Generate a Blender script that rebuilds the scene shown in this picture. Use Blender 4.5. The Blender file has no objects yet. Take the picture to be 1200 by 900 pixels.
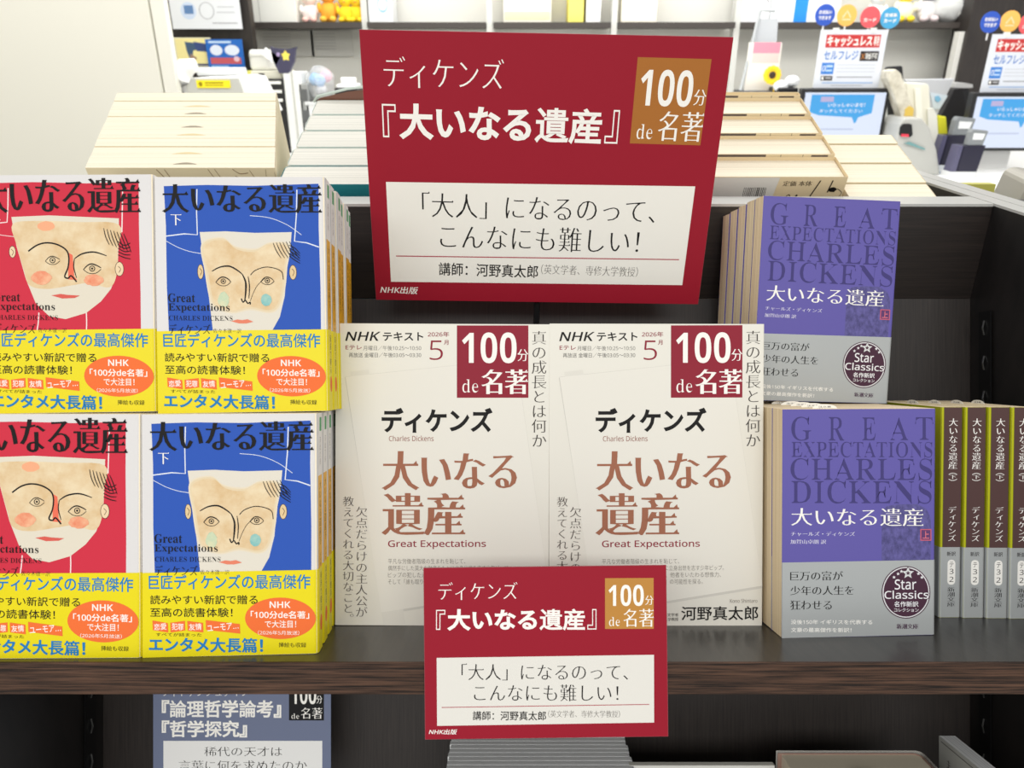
import bpy, math, random
import numpy as np
from mathutils import Vector, Matrix
random.seed(7)
SC = bpy.context.scene
COL = SC.collection
R = math.radians

# ------------------------------------------------------------------ camera, light, exposure
EYE = 1.355
TILT = R(23.5)                       # the rack leans back by this much; the camera looks down by the same
cd = bpy.data.cameras.new('camera')
cam = bpy.data.objects.new('camera', cd); COL.objects.link(cam)
cam.location = (0, 0, EYE)
cam.rotation_euler = (R(90) - TILT, 0, 0)
cd.sensor_width = 36; cd.lens = 27.0
cd.clip_start = 0.01; cd.clip_end = 60
cd.dof.use_dof = True; cd.dof.focus_distance = 0.535; cd.dof.aperture_fstop = 14
SC.camera = cam

wd = bpy.data.worlds.new('store_light'); SC.world = wd; wd.use_nodes = True
wd.node_tree.nodes['Background'].inputs[0].default_value = (1.0, 0.99, 0.972, 1)
wd.node_tree.nodes['Background'].inputs[1].default_value = 0.74

def area(name, loc, size, power, rot=(0, 0, 0), col=(1, .99, .965)):
    l = bpy.data.lights.new(name, 'AREA'); l.shape = 'RECTANGLE'
    l.size, l.size_y = size; l.energy = power; l.color = col
    o = bpy.data.objects.new(name, l); COL.objects.link(o)
    o.location = loc; o.rotation_euler = rot
    return o
area('ceiling_light_near', (-.2, -1.7, 2.6), (3.0, .6), 42, (R(38), 0, 0))
area('ceiling_light_middle', (.4, 1.5, 2.8), (3.2, .5), 20)
area('ceiling_light_far', (0.2, 2.9, 2.8), (4.5, .8), 62)
area('back_wall_fill', (.2, 1.5, 2.5), (4, .5), 30, (R(62), 0, 0))  # added fill lamp, tilted to brighten the back wall
vs = SC.view_settings
SC.display_settings.display_device = 'sRGB'
vs.view_transform = 'Standard'; vs.look = 'None'; vs.gamma = 1; vs.use_curve_mapping = False
vs.exposure = -0.07

# ------------------------------------------------------------------ frames
# the slanted rack: x to the right, y up along its slanted back, z out of it towards the customer
RACK = Matrix.Translation((0, 0, EYE)) @ Matrix.Rotation(R(90) - TILT, 4, 'X')
def rack(x, v, w, pitch=0, yaw=0, roll=0):
    """a place in the rack: x right, v up along the slope, w depth (millimetres); turned in degrees"""
    return (RACK @ Matrix.Translation((x * .001, v * .001, -w * .001)) @ Matrix.Rotation(R(roll), 4, 'Z')
            @ Matrix.Rotation(R(yaw), 4, 'Y') @ Matrix.Rotation(R(pitch), 4, 'X'))
CT, ST = math.cos(TILT), math.sin(TILT)
def at(px, py, Y):
    """the point of the store seen at a spot of the photograph, Y metres away"""
    dx, dy = (px - 600) / 900, (450 - py) / 900
    t = Y / (CT + dy * ST)
    return Vector((dx * t, Y, EYE + t * (dy * CT - ST)))
def atZ(px, py, Z):
    dx, dy = (px - 600) / 900, (450 - py) / 900
    t = (Z - EYE) / (dy * CT - ST)
    return Vector((dx * t, t * (CT + dy * ST), Z))
def upright(p, yaw=0):
    """local x right, y up, z towards the customer, standing upright at p"""
    return Matrix.Translation(p) @ Matrix.Rotation(R(yaw), 4, 'Z') @ Matrix.Rotation(R(90), 4, 'X')

# ------------------------------------------------------------------ materials
def lin(c):
    return [((v / 255) / 12.92 if v / 255 <= .04045 else ((v / 255 + .055) / 1.055) ** 2.4) for v in c]
MC = {}
def mat(rgb, rough=.55, metal=0, emit=0, spec=.5, alpha=1, trans=0, name=None):
    key = (tuple(rgb), rough, metal, emit, spec, alpha, trans)
    if key in MC: return MC[key]
    m = bpy.data.materials.new(name or 'colour_%d_%d_%d' % tuple(int(v) for v in rgb)); m.use_nodes = True
    b = m.node_tree.nodes['Principled BSDF']
    b.inputs['Base Color'].default_value = (*lin(rgb), 1)
    b.inputs['Roughness'].default_value = rough; b.inputs['Metallic'].default_value = metal
    b.inputs['Specular IOR Level'].default_value = spec
    b.inputs['Alpha'].default_value = alpha; b.inputs['Transmission Weight'].default_value = trans
    if emit:
        b.inputs['Emission Color'].default_value = (*lin(rgb), 1); b.inputs['Emission Strength'].default_value = emit
        b.inputs['Base Color'].default_value = (0.02, .02, .02, 1)
    MC[key] = m
    return m
def grain(name, dark, light, scale, rough=.5, detail=4, bump=0.0, lo=.35, hi=.7, spec=.5):
    m = bpy.data.materials.new(name); m.use_nodes = True
    nt = m.node_tree; N = nt.nodes; L = nt.links; b = N['Principled BSDF']
    tc = N.new('ShaderNodeTexCoord'); mp = N.new('ShaderNodeMapping'); no = N.new('ShaderNodeTexNoise'); cr = N.new('ShaderNodeValToRGB')
    mp.inputs['Scale'].default_value = scale
    no.inputs['Scale'].default_value = 1; no.inputs['Detail'].default_value = detail; no.inputs['Roughness'].default_value = .65
    cr.color_ramp.elements[0].position = lo; cr.color_ramp.elements[1].position = hi
    cr.color_ramp.elements[0].color = (*lin(dark), 1); cr.color_ramp.elements[1].color = (*lin(light), 1)
    L.new(tc.outputs['Object'], mp.inputs[0]); L.new(mp.outputs[0], no.inputs[0]); L.new(no.outputs[0], cr.inputs[0]); L.new(cr.outputs[0], b.inputs['Base Color'])
    b.inputs['Roughness'].default_value = rough; b.inputs['Specular IOR Level'].default_value = spec
    if bump:
        bp = N.new('ShaderNodeBump'); bp.inputs['Strength'].default_value = bump; bp.inputs['Distance'].default_value = .001
        L.new(no.outputs[0], bp.inputs['Height']); L.new(bp.outputs[0], b.inputs['Normal'])
    return m
wood_front = grain('brown_wood_grain', (22, 14, 10), (100, 72, 56), (18, 700, 700), .6, 8, .3, .38, .72, .25)
wood_top = grain('dark_shelf_laminate', (36, 33, 30), (50, 46, 42), (300, 40, 14), .3, 3, 0, .3, .7)
wood_back = grain('dark_vertical_grain', (26, 21, 19), (50, 43, 39), (650, 18, 200), .5, 4, .05, .25, .75)
wood_upper = grain('dark_horizontal_grain', (24, 19, 17), (46, 38, 34), (14, 500, 500), .45, 4, .05, .3, .75)
wood_side = grain('dark_side_board', (20, 18, 17), (34, 30, 28), (300, 60, 20), .5, 3, 0, .3, .75)
pages_cream = grain('cream_page_edges', (206, 190, 156), (244, 232, 204), (3, 3, 1900), .8, 2, .1, .25, .6, .2)
pages_pale = grain('pale_page_edges', (216, 205, 182), (240, 230, 208), (3, 3, 1100), .8, 2, .1, .25, .55, .2)
pages_white = grain('white_page_edges', (192, 192, 182), (226, 224, 214), (3, 3, 1300), .8, 2, .1, .25, .55, .2)
pages_grey = grain('grey_page_edges', (214, 216, 216), (246, 247, 247), (3, 3, 900), .7, 2, .1, .3, .6, .2)
pages_side = grain('cream_page_side', (196, 172, 132), (238, 220, 186), (3, 3, 1500), .8, 2, .1, .25, .6, .2)
skin_wash = grain('watercolour_tan', (212, 178, 128), (232, 214, 178), (55, 55, 1), .6, 4, 0, .3, .68)
coral_wash = grain('watercolour_coral', (226, 120, 84), (240, 190, 150), (120, 120, 1), .6, 3, 0, .3, .75)
teal_wash = grain('watercolour_teal', (96, 176, 180), (170, 205, 190), (120, 120, 1), .6, 3, 0, .3, .75)
green_wash = grain('watercolour_green', (176, 205, 175), (222, 216, 176), (120, 120, 1), .6, 3, 0, .3, .75)
figure_wash = grain('dark_engraving', (62, 58, 112), (98, 92, 158), (260, 180, 1), .6, 5, 0, .35, .65)

# ------------------------------------------------------------------ mesh builder
class MB:
    def __init__(s): s.v = []; s.f = []; s.m = []; s.mats = []
    def mi(s, m):
        if m not in s.mats: s.mats.append(m)
        return s.mats.index(m)
    def add(s, vs, fs, m, T=None):
        o = len(s.v)
        s.v += [tuple(T @ Vector(p)) if T is not None else tuple(p) for p in vs]
        k = s.mi(m)
        for f in fs: s.f.append([o + i for i in f]); s.m.append(k)
        return s
    def box(s, x0, x1, y0, y1, z0, z1, m, T=None):
        return s.add([(x0, y0, z0), (x1, y0, z0), (x1, y1, z0), (x0, y1, z0), (x0, y0, z1), (x1, y0, z1), (x1, y1, z1), (x0, y1, z1)],
                     [(0, 3, 2, 1), (4, 5, 6, 7), (0, 1, 5, 4), (1, 2, 6, 5), (2, 3, 7, 6), (3, 0, 4, 7)], m, T)
    def prism(s, pts, a, b, m, T=None, axis='y'):
        """outline (counter-clockwise in the plane across the axis) pushed from a to b"""
        n = len(pts)
        P = {'y': lambda p, t: (p[0], t, p[1]), 'z': lambda p, t: (p[0], p[1], t), 'x': lambda p, t: (t, p[0], p[1])}[axis]
        vs = [P(p, a) for p in pts] + [P(p, b) for p in pts]
        fs = [(i, (i + 1) % n, n + (i + 1) % n, n + i) for i in range(n)] + [tuple(range(n))[::-1], tuple(range(n, 2 * n))]
        return s.add(vs, fs, m, T)
    def tube(s, pts, r, m, n=8, T=None):
        P = [Vector(p) for p in pts]; vs = []; fs = []
        for i, p in enumerate(P):
            d = (P[min(i + 1, len(P) - 1)] - P[max(i - 1, 0)]).normalized()
            u = d.cross(Vector((0, 0, 1)) if abs(d.z) < .9 else Vector((1, 0, 0))).normalized(); w = d.cross(u)
            rr = r[i] if isinstance(r, (list, tuple)) else r
            vs += [p + (u * math.cos(2 * math.pi * k / n) + w * math.sin(2 * math.pi * k / n)) * rr for k in range(n)]
        for i in range(len(P) - 1):
            fs += [(i * n + k, i * n + (k + 1) % n, (i + 1) * n + (k + 1) % n, (i + 1) * n + k) for k in range(n)]
        fs += [tuple(range(n))[::-1], tuple(range((len(P) - 1) * n, len(P) * n))]
        return s.add(vs, fs, m, T)
    def ball(s, c, r, m, n=14, k=9, T=None, lump=0):
        rx, ry, rz = r if isinstance(r, (tuple, list)) else (r, r, r)
        vs = []; fs = []
        for i in range(k + 1):
            th = math.pi * i / k
            for j in range(n):
                ph = 2 * math.pi * j / n; q = 1 + (random.uniform(-lump, lump) if lump else 0)
                vs.append((c[0] + rx * q * math.sin(th) * math.cos(ph), c[1] + ry * q * math.sin(th) * math.sin(ph), c[2] + rz * q * math.cos(th)))
        for i in range(k):
            fs += [(i * n + j, (i + 1) * n + j, (i + 1) * n + (j + 1) % n, i * n + (j + 1) % n) for j in range(n)]
        return s.add(vs, fs, m, T)
    def mesh(s, name, smooth=False):
        me = bpy.data.meshes.new(name); me.from_pydata([tuple(v) for v in s.v], [], s.f)
        for m in s.mats: me.materials.append(m)
        me.polygons.foreach_set('material_index', s.m)
        if smooth: me.polygons.foreach_set('use_smooth', [True] * len(s.f))
        me.update(); return me
def put(name, mb, parent=None, T=None, smooth=False, bevel=0):
    me = mb if isinstance(mb, bpy.types.Mesh) else mb.mesh(name, smooth)
    o = bpy.data.objects.new(name, me); COL.objects.link(o)
    if parent: o.parent = parent
    if T is not None: o.matrix_basis = T
    if bevel:
        b = o.modifiers.new('bevel', 'BEVEL'); b.width = bevel; b.segments = 2; b.limit_method = 'ANGLE'
    return o
def tag(o, label=None, cat=None, group=None, kind=None):
    for k, v in (('label', label), ('category', cat), ('group', group), ('kind', kind)):
        if v: o[k] = v
    return o
def thing(name, label, cat, T, group=None):
    o = bpy.data.objects.new(name, None); COL.objects.link(o); o.empty_display_size = .02
    o.matrix_basis = T
    return tag(o, label, cat, group)
def copy_tree(o, T=None, label=None, skip=()):
    c = o.copy(); COL.objects.link(c)
    if T is not None: c.matrix_basis = T
    if label: c['label'] = label
    for ch in list(o.children):
        if ch.name.split('.')[0] in skip: continue
        d = ch.copy(); COL.objects.link(d); d.parent = c
        for g in list(ch.children):
            if g.name.split('.')[0] in skip: continue
            e = g.copy(); COL.objects.link(e); e.parent = d
    return c

# ------------------------------------------------------------------ lettering
SERIF_U, SERIF_L = 0x1D400, 0x1D41A
def serif(s): return ''.join(chr(SERIF_U + ord(c) - 65) if 'A' <= c <= 'Z' else chr(SERIF_L + ord(c) - 97) if 'a' <= c <= 'z' else c for c in s)
STYLE = {   # growth across, growth up, slant
    'sans': (0, 0, 0), 'light': (-.010, -.010, 0), 'medium': (.009, .009, 0), 'bold': (.020, .018, 0), 'heavy': (.036, .030, 0),
    'italic': (.017, .013, .2), 'ming': (-.004, -.019, 0), 'mingm': (.012, -.017, 0), 'mingb': (.038, -.014, 0),
    'serif': (-.030, -.003, 0), 'serifb': (-.012, 0, 0), 'din': (-.004, -.002, 0)}
def sansmap(t, up, lo, dg):
    return ''.join(chr(up + ord(c) - 65) if 'A' <= c <= 'Z' else chr(lo + ord(c) - 97) if 'a' <= c <= 'z' else chr(dg + ord(c) - 48) if '0' <= c <= '9' else c for c in t)
TC = {}
def glyphs(s, style):
    """flat outlines of a line of writing; strokes made heavier or lighter, and for brush-serif writing thin across with a small wedge at the end of each level stroke"""
    key = (s, style)
    if key in TC: return TC[key]
    if style.startswith('serif'): t = serif(s)
    elif style == 'din': t = sansmap(s, 0x1D5D4, 0x1D5EE, 0x1D7EC)
    else: t = sansmap(s, 0x1D5A0, 0x1D5BA, 0x1D7E2)
    cu = bpy.data.curves.new('t', 'FONT'); cu.body = t; cu.resolution_u = 3
    o = bpy.data.objects.new('t', cu); COL.objects.link(o)
    me = bpy.data.meshes.new_from_object(o.evaluated_get(bpy.context.evaluated_depsgraph_get()))
    bpy.data.objects.remove(o); bpy.data.curves.remove(cu)
    nv = len(me.vertices); co = np.empty(nv * 3); me.vertices.foreach_get('co', co); co = co.reshape(-1, 3)[:, :2].copy()
    faces = [list(p.vertices)[::-1] if p.normal.z < 0 else list(p.vertices) for p in me.polygons]
    bpy.data.meshes.remove(me)
    ax, ay, sl = STYLE[style]
    if (ax or ay) and nv:
        n = np.zeros((nv, 2)); cnt = {}; edges = set(); per = {}
        for f in faces:
            for a, b in zip(f, f[1:] + f[:1]): edges.add((a, b))
        nxt = {}; prv = {}
        for a, b in edges:
            if (b, a) in edges: continue
            d = co[b] - co[a]; q = math.hypot(*d)
            if q < 1e-7: continue
            per[int(co[a][0] / .985)] = per.get(int(co[a][0] / .985), 0) + q
            nxt[a] = b; prv[b] = a
            d = d / q; nn = np.array((d[1], -d[0])); n[a] += nn; n[b] += nn
        l = np.hypot(n[:, 0], n[:, 1]); ok = l > 1e-6
        k = np.zeros(nv); k[ok] = np.minimum(2 / (l[ok] * np.maximum(l[ok], .8)), 1.6)
        if not style.startswith('serif') and style != 'din':
            dens = np.array([min(1.0, (6.5 if style in ('heavy', 'bold', 'italic') else 10.5) / max(per.get(int(x / .985), 1), 1e-3)) for x in co[:, 0]])
            k = k * dens
        extra = []
        if style.startswith('ming'):
            u = {'ming': .045, 'mingm': .055, 'mingb': .075}[style]
            for a, b in nxt.items():
                d = co[b] - co[a]
                if d[1] > .025 and d[1] < .10 and abs(d[0]) < .012 and b in nxt and a in prv:
                    e1 = co[nxt[b]] - co[b]; e0 = co[a] - co[prv[a]]
                    if e1[0] < -.16 and abs(e1[1]) < .03 and e0[0] > .16 and abs(e0[1]) < .03:
                        x, y = co[b]; y += ay * .7; extra.append([(x + .012, y - .02), (x - .012, y + u * .85), (x - u * 1.3, y - .01)])
        co[:, 0] += ax * n[:, 0] * k; co[:, 1] += ay * n[:, 1] * k
        for tr in extra:
            m = len(co); co = np.r_[co, np.array(tr)]; faces.append([m, m + 1, m + 2])
    co[:, 0] += sl * co[:, 1]
    TC[key] = (co, faces)
    return TC[key]
def homography(src, dst):
    A = []; b = []
    for (x, y), (u, v) in zip(src, dst):
        A += [[x, y, 1, 0, 0, 0, -u * x, -u * y], [0, 0, 0, x, y, 1, -v * x, -v * y]]; b += [u, v]
    h = np.linalg.solve(np.array(A, float), np.array(b, float)); return np.append(h, 1).reshape(3, 3)
class Print:
    """flat ink on a sheet W x H metres (x centred, y from the bottom); laid out in the units of `corners` (TL, TR, BR, BL)"""
    def __init__(s, W, H, corners, clip=None):
        s.W, s.H = W, H; s.h = homography(corners, [(-W / 2, H), (W / 2, H), (W / 2, 0), (-W / 2, 0)])
        s.mb = MB(); s.z = 0
    def map(s, P):
        P = np.asarray(P, float); q = np.c_[P, np.ones(len(P))] @ s.h.T
        return q[:, :2] / q[:, 2:]
    def faces(s, P, F, m):
        s.z += 6e-6
        q = s.map(P)
        lim = s.W / 2 - .0002
        q[:, 0] = np.clip(q[:, 0], -lim, lim); q[:, 1] = np.clip(q[:, 1], .0001, s.H - .0001)
        s.mb.add([(a, b, s.z) for a, b in q], F, m if not isinstance(m, tuple) else mat(m, .6, spec=.25))
        return s
    def poly(s, P, m):
        q = s.map(P); a = sum(q[i - 1][0] * q[i][1] - q[i][0] * q[i - 1][1] for i in range(len(q)))
        return s.faces(P, [list(range(len(P)))] if a > 0 else [list(range(len(P)))[::-1]], m)
    def rect(s, x0, y0, x1, y1, m): return s.poly([(x0, y0), (x1, y0), (x1, y1), (x0, y1)], m)
    def rrect(s, x0, y0, x1, y1, r, m):
        P = []
        for cx, cy, a in ((x1 - r, y0 + r, -90), (x1 - r, y1 - r, 0), (x0 + r, y1 - r, 90), (x0 + r, y0 + r, 180)):
            P += [(cx + r * math.cos(R(a + k * 30)), cy + r * math.sin(R(a + k * 30))) for k in range(4)]
        return s.poly(P, m)
    def blob(s, P, m, grow=0):
        P = [np.array(p, float) for p in P]; c = sum(P) / len(P); n = len(P); Q = []
        for i in range(n):
            a, b, d, e = P[i - 1], P[i], P[(i + 1) % n], P[(i + 2) % n]
            for t in np.linspace(0, 1, 5, endpoint=False):
                Q.append(.5 * (2 * b + (d - a) * t + (2 * a - 5 * b + 4 * d - e) * t * t + (3 * b - a - 3 * d + e) * t ** 3))
        Q = [q + (q - c) / (np.hypot(*(q - c)) + 1e-9) * grow for q in Q]
        return s.poly(Q, m)
    def oval(s, cx, cy, rx, ry, m, n=28, wob=0):
        return s.poly([(cx + rx * (1 + random.uniform(-wob, wob)) * math.cos(2 * math.pi * k / n), cy + ry * (1 + random.uniform(-wob, wob)) * math.sin(2 * math.pi * k / n)) for k in range(n)], m)
    def ring(s, cx, cy, rx, ry, w, m, n=32):
        P = [(cx + (rx - q) * math.cos(2 * math.pi * k / n), cy + (ry - q) * math.sin(2 * math.pi * k / n)) for q in (0, w) for k in range(n)]
        return s.faces(P, [((k + 1) % n, k, n + k, n + (k + 1) % n) for k in range(n)], m)
    def line(s, pts, w, m, smooth=True, taper=False):
        P = [np.array(p, float) for p in pts]
        if smooth and len(P) > 2:
            Q = []
            for i in range(len(P) - 1):
                a, b, c, d = P[max(i - 1, 0)], P[i], P[i + 1], P[min(i + 2, len(P) - 1)]
                for t in np.linspace(0, 1, 6, endpoint=False):
                    Q.append(.5 * (2 * b + (c - a) * t + (2 * a - 5 * b + 4 * c - d) * t * t + (3 * b - a - 3 * c + d) * t ** 3))
            P = Q + [P[-1]]
        V = []; n = len(P)
        for i, p in enumerate(P):
            d = P[min(i + 1, n - 1)] - P[max(i - 1, 0)]; d = d / (np.hypot(*d) + 1e-9); u = np.array((-d[1], d[0]))
            k = w / 2 * 1.25 * ((.5 + .5 * math.sin(math.pi * min(1, (i + .5) / n))) if taper else 1)
            V += [p + u * k, p - u * k]
        return s.faces(V, [(2 * i, 2 * i + 1, 2 * i + 3, 2 * i + 2) for i in range(n - 1)], m)
    def text(s, t, x0, y0, x1, y1, m, style='sans', rot=0):
        co, F = glyphs(t, style)
        if not len(co): return s
        a, b = co.min(0), co.max(0); P = (co - a) / (b - a)
        P = np.c_[x0 + P[:, 0] * (x1 - x0), y1 - P[:, 1] * (y1 - y0)]
        if rot:
            c = np.array(((x0 + x1) / 2, (y0 + y1) / 2)); q = P - c; ca, sa = math.cos(R(rot)), math.sin(R(rot))
            P = c + np.c_[q[:, 0] * ca + q[:, 1] * sa, -q[:, 0] * sa + q[:, 1] * ca]
        return s.faces(P, F, m)
    def column(s, t, x0, y0, x1, y1, m, style='ming'):
        """vertical writing, one character below the other"""
        n = len(t); h = (y1 - y0) / n; e = (x1 - x0)
        for i, c in enumerate(t):
            co, F = glyphs(c, style)
            if not len(co): continue
            P = co.copy(); dx, dy = (.62, -.62) if c in '。、' else (.12, -.1) if c in 'っゃゅょィャュョ' else (0, 0)
            X = (x0 + x1) / 2 + (P[:, 0] - .49 + dx) * e; Yc = y0 + h * (i + .5) - (P[:, 1] - .37 - dy) * h * 1.02
            s.faces(np.c_[X, Yc], F, m)
        return s
    def put(s, name, parent, z=0.0, T=None):
        return put(name, s.mb, parent, (T if T is not None else Matrix()) @ Matrix.Translation((0, 0, z)))

BLK = (14, 12, 12); WHT = (244, 242, 236); RED = (158, 34, 50); CRIM = (140, 34, 52)

# ------------------------------------------------------------------ the rack
rk = thing('display_rack', 'dark brown wooden book display rack with slanted back and white-edged top', 'shelf', Matrix())
XL, XR, WB = -.362, .4057, .680
SHV = -.1675                                            # shelf surface, along the slope
def rackpart(name, mb, bevel=0): return put(name, mb, rk, RACK, bevel=bevel)
rackpart('slanted_panel', MB().box(XL, XR, -.95, .0755, -WB - .018, -WB, wood_back))
rackpart('shelf', MB().box(XL, XR, SHV - .0185, SHV, -WB, -.4634, wood_top))
rackpart('shelf_edge', MB().box(XL, XR, SHV - .019, SHV + .0002, -.4634, -.4612, wood_front), bevel=.0005)['label'] = 'brown wood-grain front edge strip'
rackpart('lower_shelf', MB().box(XL, XR, -.527, -.5085, -WB, -.47, wood_top))
rackpart('lower_shelf_edge', MB().box(XL, XR, -.5275, -.5083, -.47, -.468, wood_front))
put('upper_panel', MB().box(XL, XR, .6537, .688, 1.1535, 1.234, wood_upper), rk)
white_edge = mat((184, 184, 180), .35)
put('top_trim', MB().box(XL - .02, XR + .0, .6533, .689, 1.234, 1.2362, white_edge), rk)['label'] = 'white laminate top trim'
def side(x0, x1):
    p = [(.352, 0.0), (.352, 1.07), (.60, 1.2345), (1.25, 1.2345), (1.25, 0.0)]
    put('side_panel', MB().prism([(a, b) for a, b in p], x0, x1, wood_side, axis='x'), rk)
    put('side_trim', MB().box(x0, x1, .60, 1.25, 1.2345, 1.2366, white_edge), rk)['label'] = 'white laminate edge trim'
side(XL - .015, XL - .0002); side(XR + .0002, XR + .0150)
# slotted steel rails let into the side panels
steel = mat((26, 26, 27), .3, .6); slotm = mat((120, 120, 118), .35, .9)
for (x, s, v0, v1, lab) in ((XR - .001, -1, -.165, .062, 0), (XR - .001, -1, -.50, -.188, 0), (XL + .001, 1, -.50, -.188, 0)):
    m = MB().box(min(x, x + s * .0012), max(x, x + s * .0012), v0, v1, -.664, -.648, steel)
    rl = rackpart('support_rail', m)
    n = int((v1 - v0) / .03)
    for k in range(n):
        y = v1 - .014 - k * .03
        q = MB().tube([(x + s * .0016, y + .006, -.656), (x + s * .0032, y, -.6555), (x + s * .0016, y - .006, -.656)], .0007, slotm, 6)
        put('slot_hook', q, rl)
# the tray on the other side that carries the upper books
A20 = R(20); DEP = Vector((0, math.cos(A20), math.sin(A20))); UPV = Vector((0, -math.sin(A20), math.cos(A20)))
TR0 = Vector((0, .745, 1.050))
Mtray = Matrix(((1, 0, 0, 0), (0, UPV.y, -DEP.y, TR0.y), (0, UPV.z, -DEP.z, TR0.z), (0, 0, 0, 1)))
put('rear_tray', MB().box(XL, XR, -.018, 0, -.36, .045, wood_back), rk, Mtray)
put('base_plinth', MB().box(XL, XR, .72, 1.2, 0, .95, wood_side), rk)

# ------------------------------------------------------------------ books
def profile(W, T, r, e, th):
    """plan outline of a cover wrapped round a block: spine at +x"""
    def path(o):
        a = r + o; P = [(-W / 2, o)]
        P += [(W / 2 - r + a * math.sin(R(q)), -r + a * math.cos(R(q))) for q in range(0, 91, 15)]
        P += [(W / 2 - r + a * math.cos(R(q)), -T + r - a * math.sin(R(q))) for q in range(0, 91, 15)]
        return P + [(-W / 2, -T - o)]
    return path(e) + path(e - th)[::-1]
def make_book(name, label, cat, T, W, H, D, r, cover, pages, front=None, spine=None, band=None, group=None, overlap=0.0):
    t = thing(name, label, cat, T, group)
    c = put('cover', MB().prism(profile(W, D, r, 0, .00035), 0, H, cover), t)
    put('page_block', MB().box(-W / 2 + overlap, W / 2 - .0008, .0004, H + .00012 - overlap * .4, -D + .0004, -.0004, pages), t)
    if front: front.put('cover_print', c, .00003)
    SP = Matrix(((0, 0, 1, W / 2), (0, 1, 0, 0), (-1, 0, 0, -D / 2), (0, 0, 0, 1)))
    if spine: spine.put('spine_print', c, .00003, SP)
    if band:
        bh, bm, bf, bs = band
        b = put('paper_band', MB().prism(profile(W, D, r, .0003, .00025), .0002, bh, bm), t)
        if bf: bf.put('band_print', b, .00034)
        if bs: bs.put('band_spine_print', b, .00033, SP)
    return t

# ---- red and blue novels with a drawn face
BC = [(463, 38), (1040, 38), (1040, 812), (455, 832)]         # layout units of the blue cover
W1, H1, D1, R1 = .106, .149, .0155, .0030
BANDH = .0520
orange = mat((232, 172, 26), .45); yel = mat((230, 214, 8), .42, spec=.3); cov_w = mat((218, 216, 215), .42, spec=.3)
def face_blue(p):
    blue = (40, 84, 178)
    p.poly([(494, 68), (640, 64), (800, 67), (1018, 60), (1016, 200), (1019, 400), (1018, 590), (500, 590), (496, 400), (498, 200)], blue)
    wl = (225, 230, 238)
    p.line([(607, 78), (604, 150), (605, 229), (560, 226), (496, 234)], 3, wl, False)
    p.line([(945, 80), (942, 160), (934, 249), (975, 254), (1016, 268)], 3, wl, False)
    p.line([(785, 165), (850, 172), (910, 195), (958, 228)], 1.5, wl); p.line([(497, 250), (540, 272), (580, 285), (622, 292)], 1.5, wl)
    sk = (222, 216, 202)
    p.poly([(613, 220), (700, 217), (800, 222), (925, 219), (918, 290), (905, 350), (898, 430), (880, 500), (845, 560), (840, 590), (652, 590), (650, 540), (640, 440), (628, 340)], sk)
    wash = [(622, 262), (690, 240), (735, 270), (800, 278), (850, 256), (912, 262), (904, 330), (896, 400), (878, 462), (845, 484), (780, 474), (720, 486), (662, 468), (644, 430), (632, 350)]
    p.blob(wash, (226, 214, 190), 5); p.blob(wash, (224, 206, 172), 0); p.blob(wash, skin_wash, -7)
    for x, w in ((613, 11), (927, 13)):
        p.oval(x, 352, w, 25, (222, 196, 150)); p.ring(x, 352, w, 25, 1.8, (70, 50, 40))
        p.line([(x - 3, 340), (x + 4, 350), (x - 1, 364)], 1.5, (90, 60, 40))
    p.line([(652, 350), (680, 336), (712, 333), (740, 347), (758, 362)], 4.2, BLK, taper=True)
    p.line([(756, 360), (766, 385), (766, 415), (762, 448)], 5, BLK, taper=True); p.line([(775, 366), (779, 400), (776, 440)], 3, BLK, taper=True)
    p.line([(750, 440), (756, 452), (764, 446), (772, 456), (780, 452), (780, 460)], 3.4, BLK)
    p.line([(783, 362), (800, 346), (835, 335), (870, 340), (890, 352), (894, 376)], 2.2, BLK); p.line([(832, 372), (806, 396), (790, 425), (781, 448)], 1.4, BLK)
    for cx, cy, rx, ry, w in ((690, 383, 26, 14, 3.2), (840, 380, 23, 12, 2.4)):
        p.line([(cx - rx, cy + 4), (cx - rx * .5, cy - ry * .7), (cx, cy - ry), (cx + rx * .6, cy - ry * .6), (cx + rx, cy + 2)], w, BLK, taper=True)
        p.line([(cx - rx, cy + 3), (cx - rx * .4, cy + ry), (cx + rx * .4, cy + ry), (cx + rx, cy + 2)], 1.6, BLK)
        p.ring(cx, cy, 9, 9, 2.6, BLK, 16); p.oval(cx, cy, 3.4, 3.4, BLK, 10)
    p.oval(690, 444, 19, 25, green_wash, 22, .1); p.oval(835, 444, 18, 20, teal_wash, 18, .06)
    p.poly([(714, 516), (735, 510), (752, 512), (770, 509), (790, 517), (765, 523), (740, 523)], (226, 128, 100))
    for k in range(6): p.line([(862 + k * 11, 255 - k), (872 + k * 12, 280), (888 + k * 12, 305)], 2.2, BLK, taper=True)
    for k in range(5): p.line([(915, 262 + k * 9), (935, 272 + k * 10), (952, 290 + k * 8)], 2.4, BLK, taper=True)
    p.text('大いなる遺産', 486, 62, 1028, 156, BLK, 'mingb')
    p.text('下', 515, 160, 552, 198, WHT, 'mingm')
    names(p, 0, 0)
def names(p, dx, dy):
    p.text('Great', 500 + dx, 425 + dy, 592 + dx, 454 + dy, BLK, 'serifb'); p.text('Expectations', 500 + dx, 458 + dy, 710 + dx, 489 + dy, BLK, 'serifb')
    p.text('CHARLES DICKENS', 501 + dx, 499 + dy, 719 + dx, 515 + dy, BLK, 'serif')
    p.text('ディケンズ', 500 + dx, 528 + dy, 643 + dx, 561 + dy, BLK, 'mingm'); p.text('佐々木徹＝訳', 652 + dx, 541 + dy, 748 + dx, 556 + dy, (60, 52, 48), 'ming')
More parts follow.
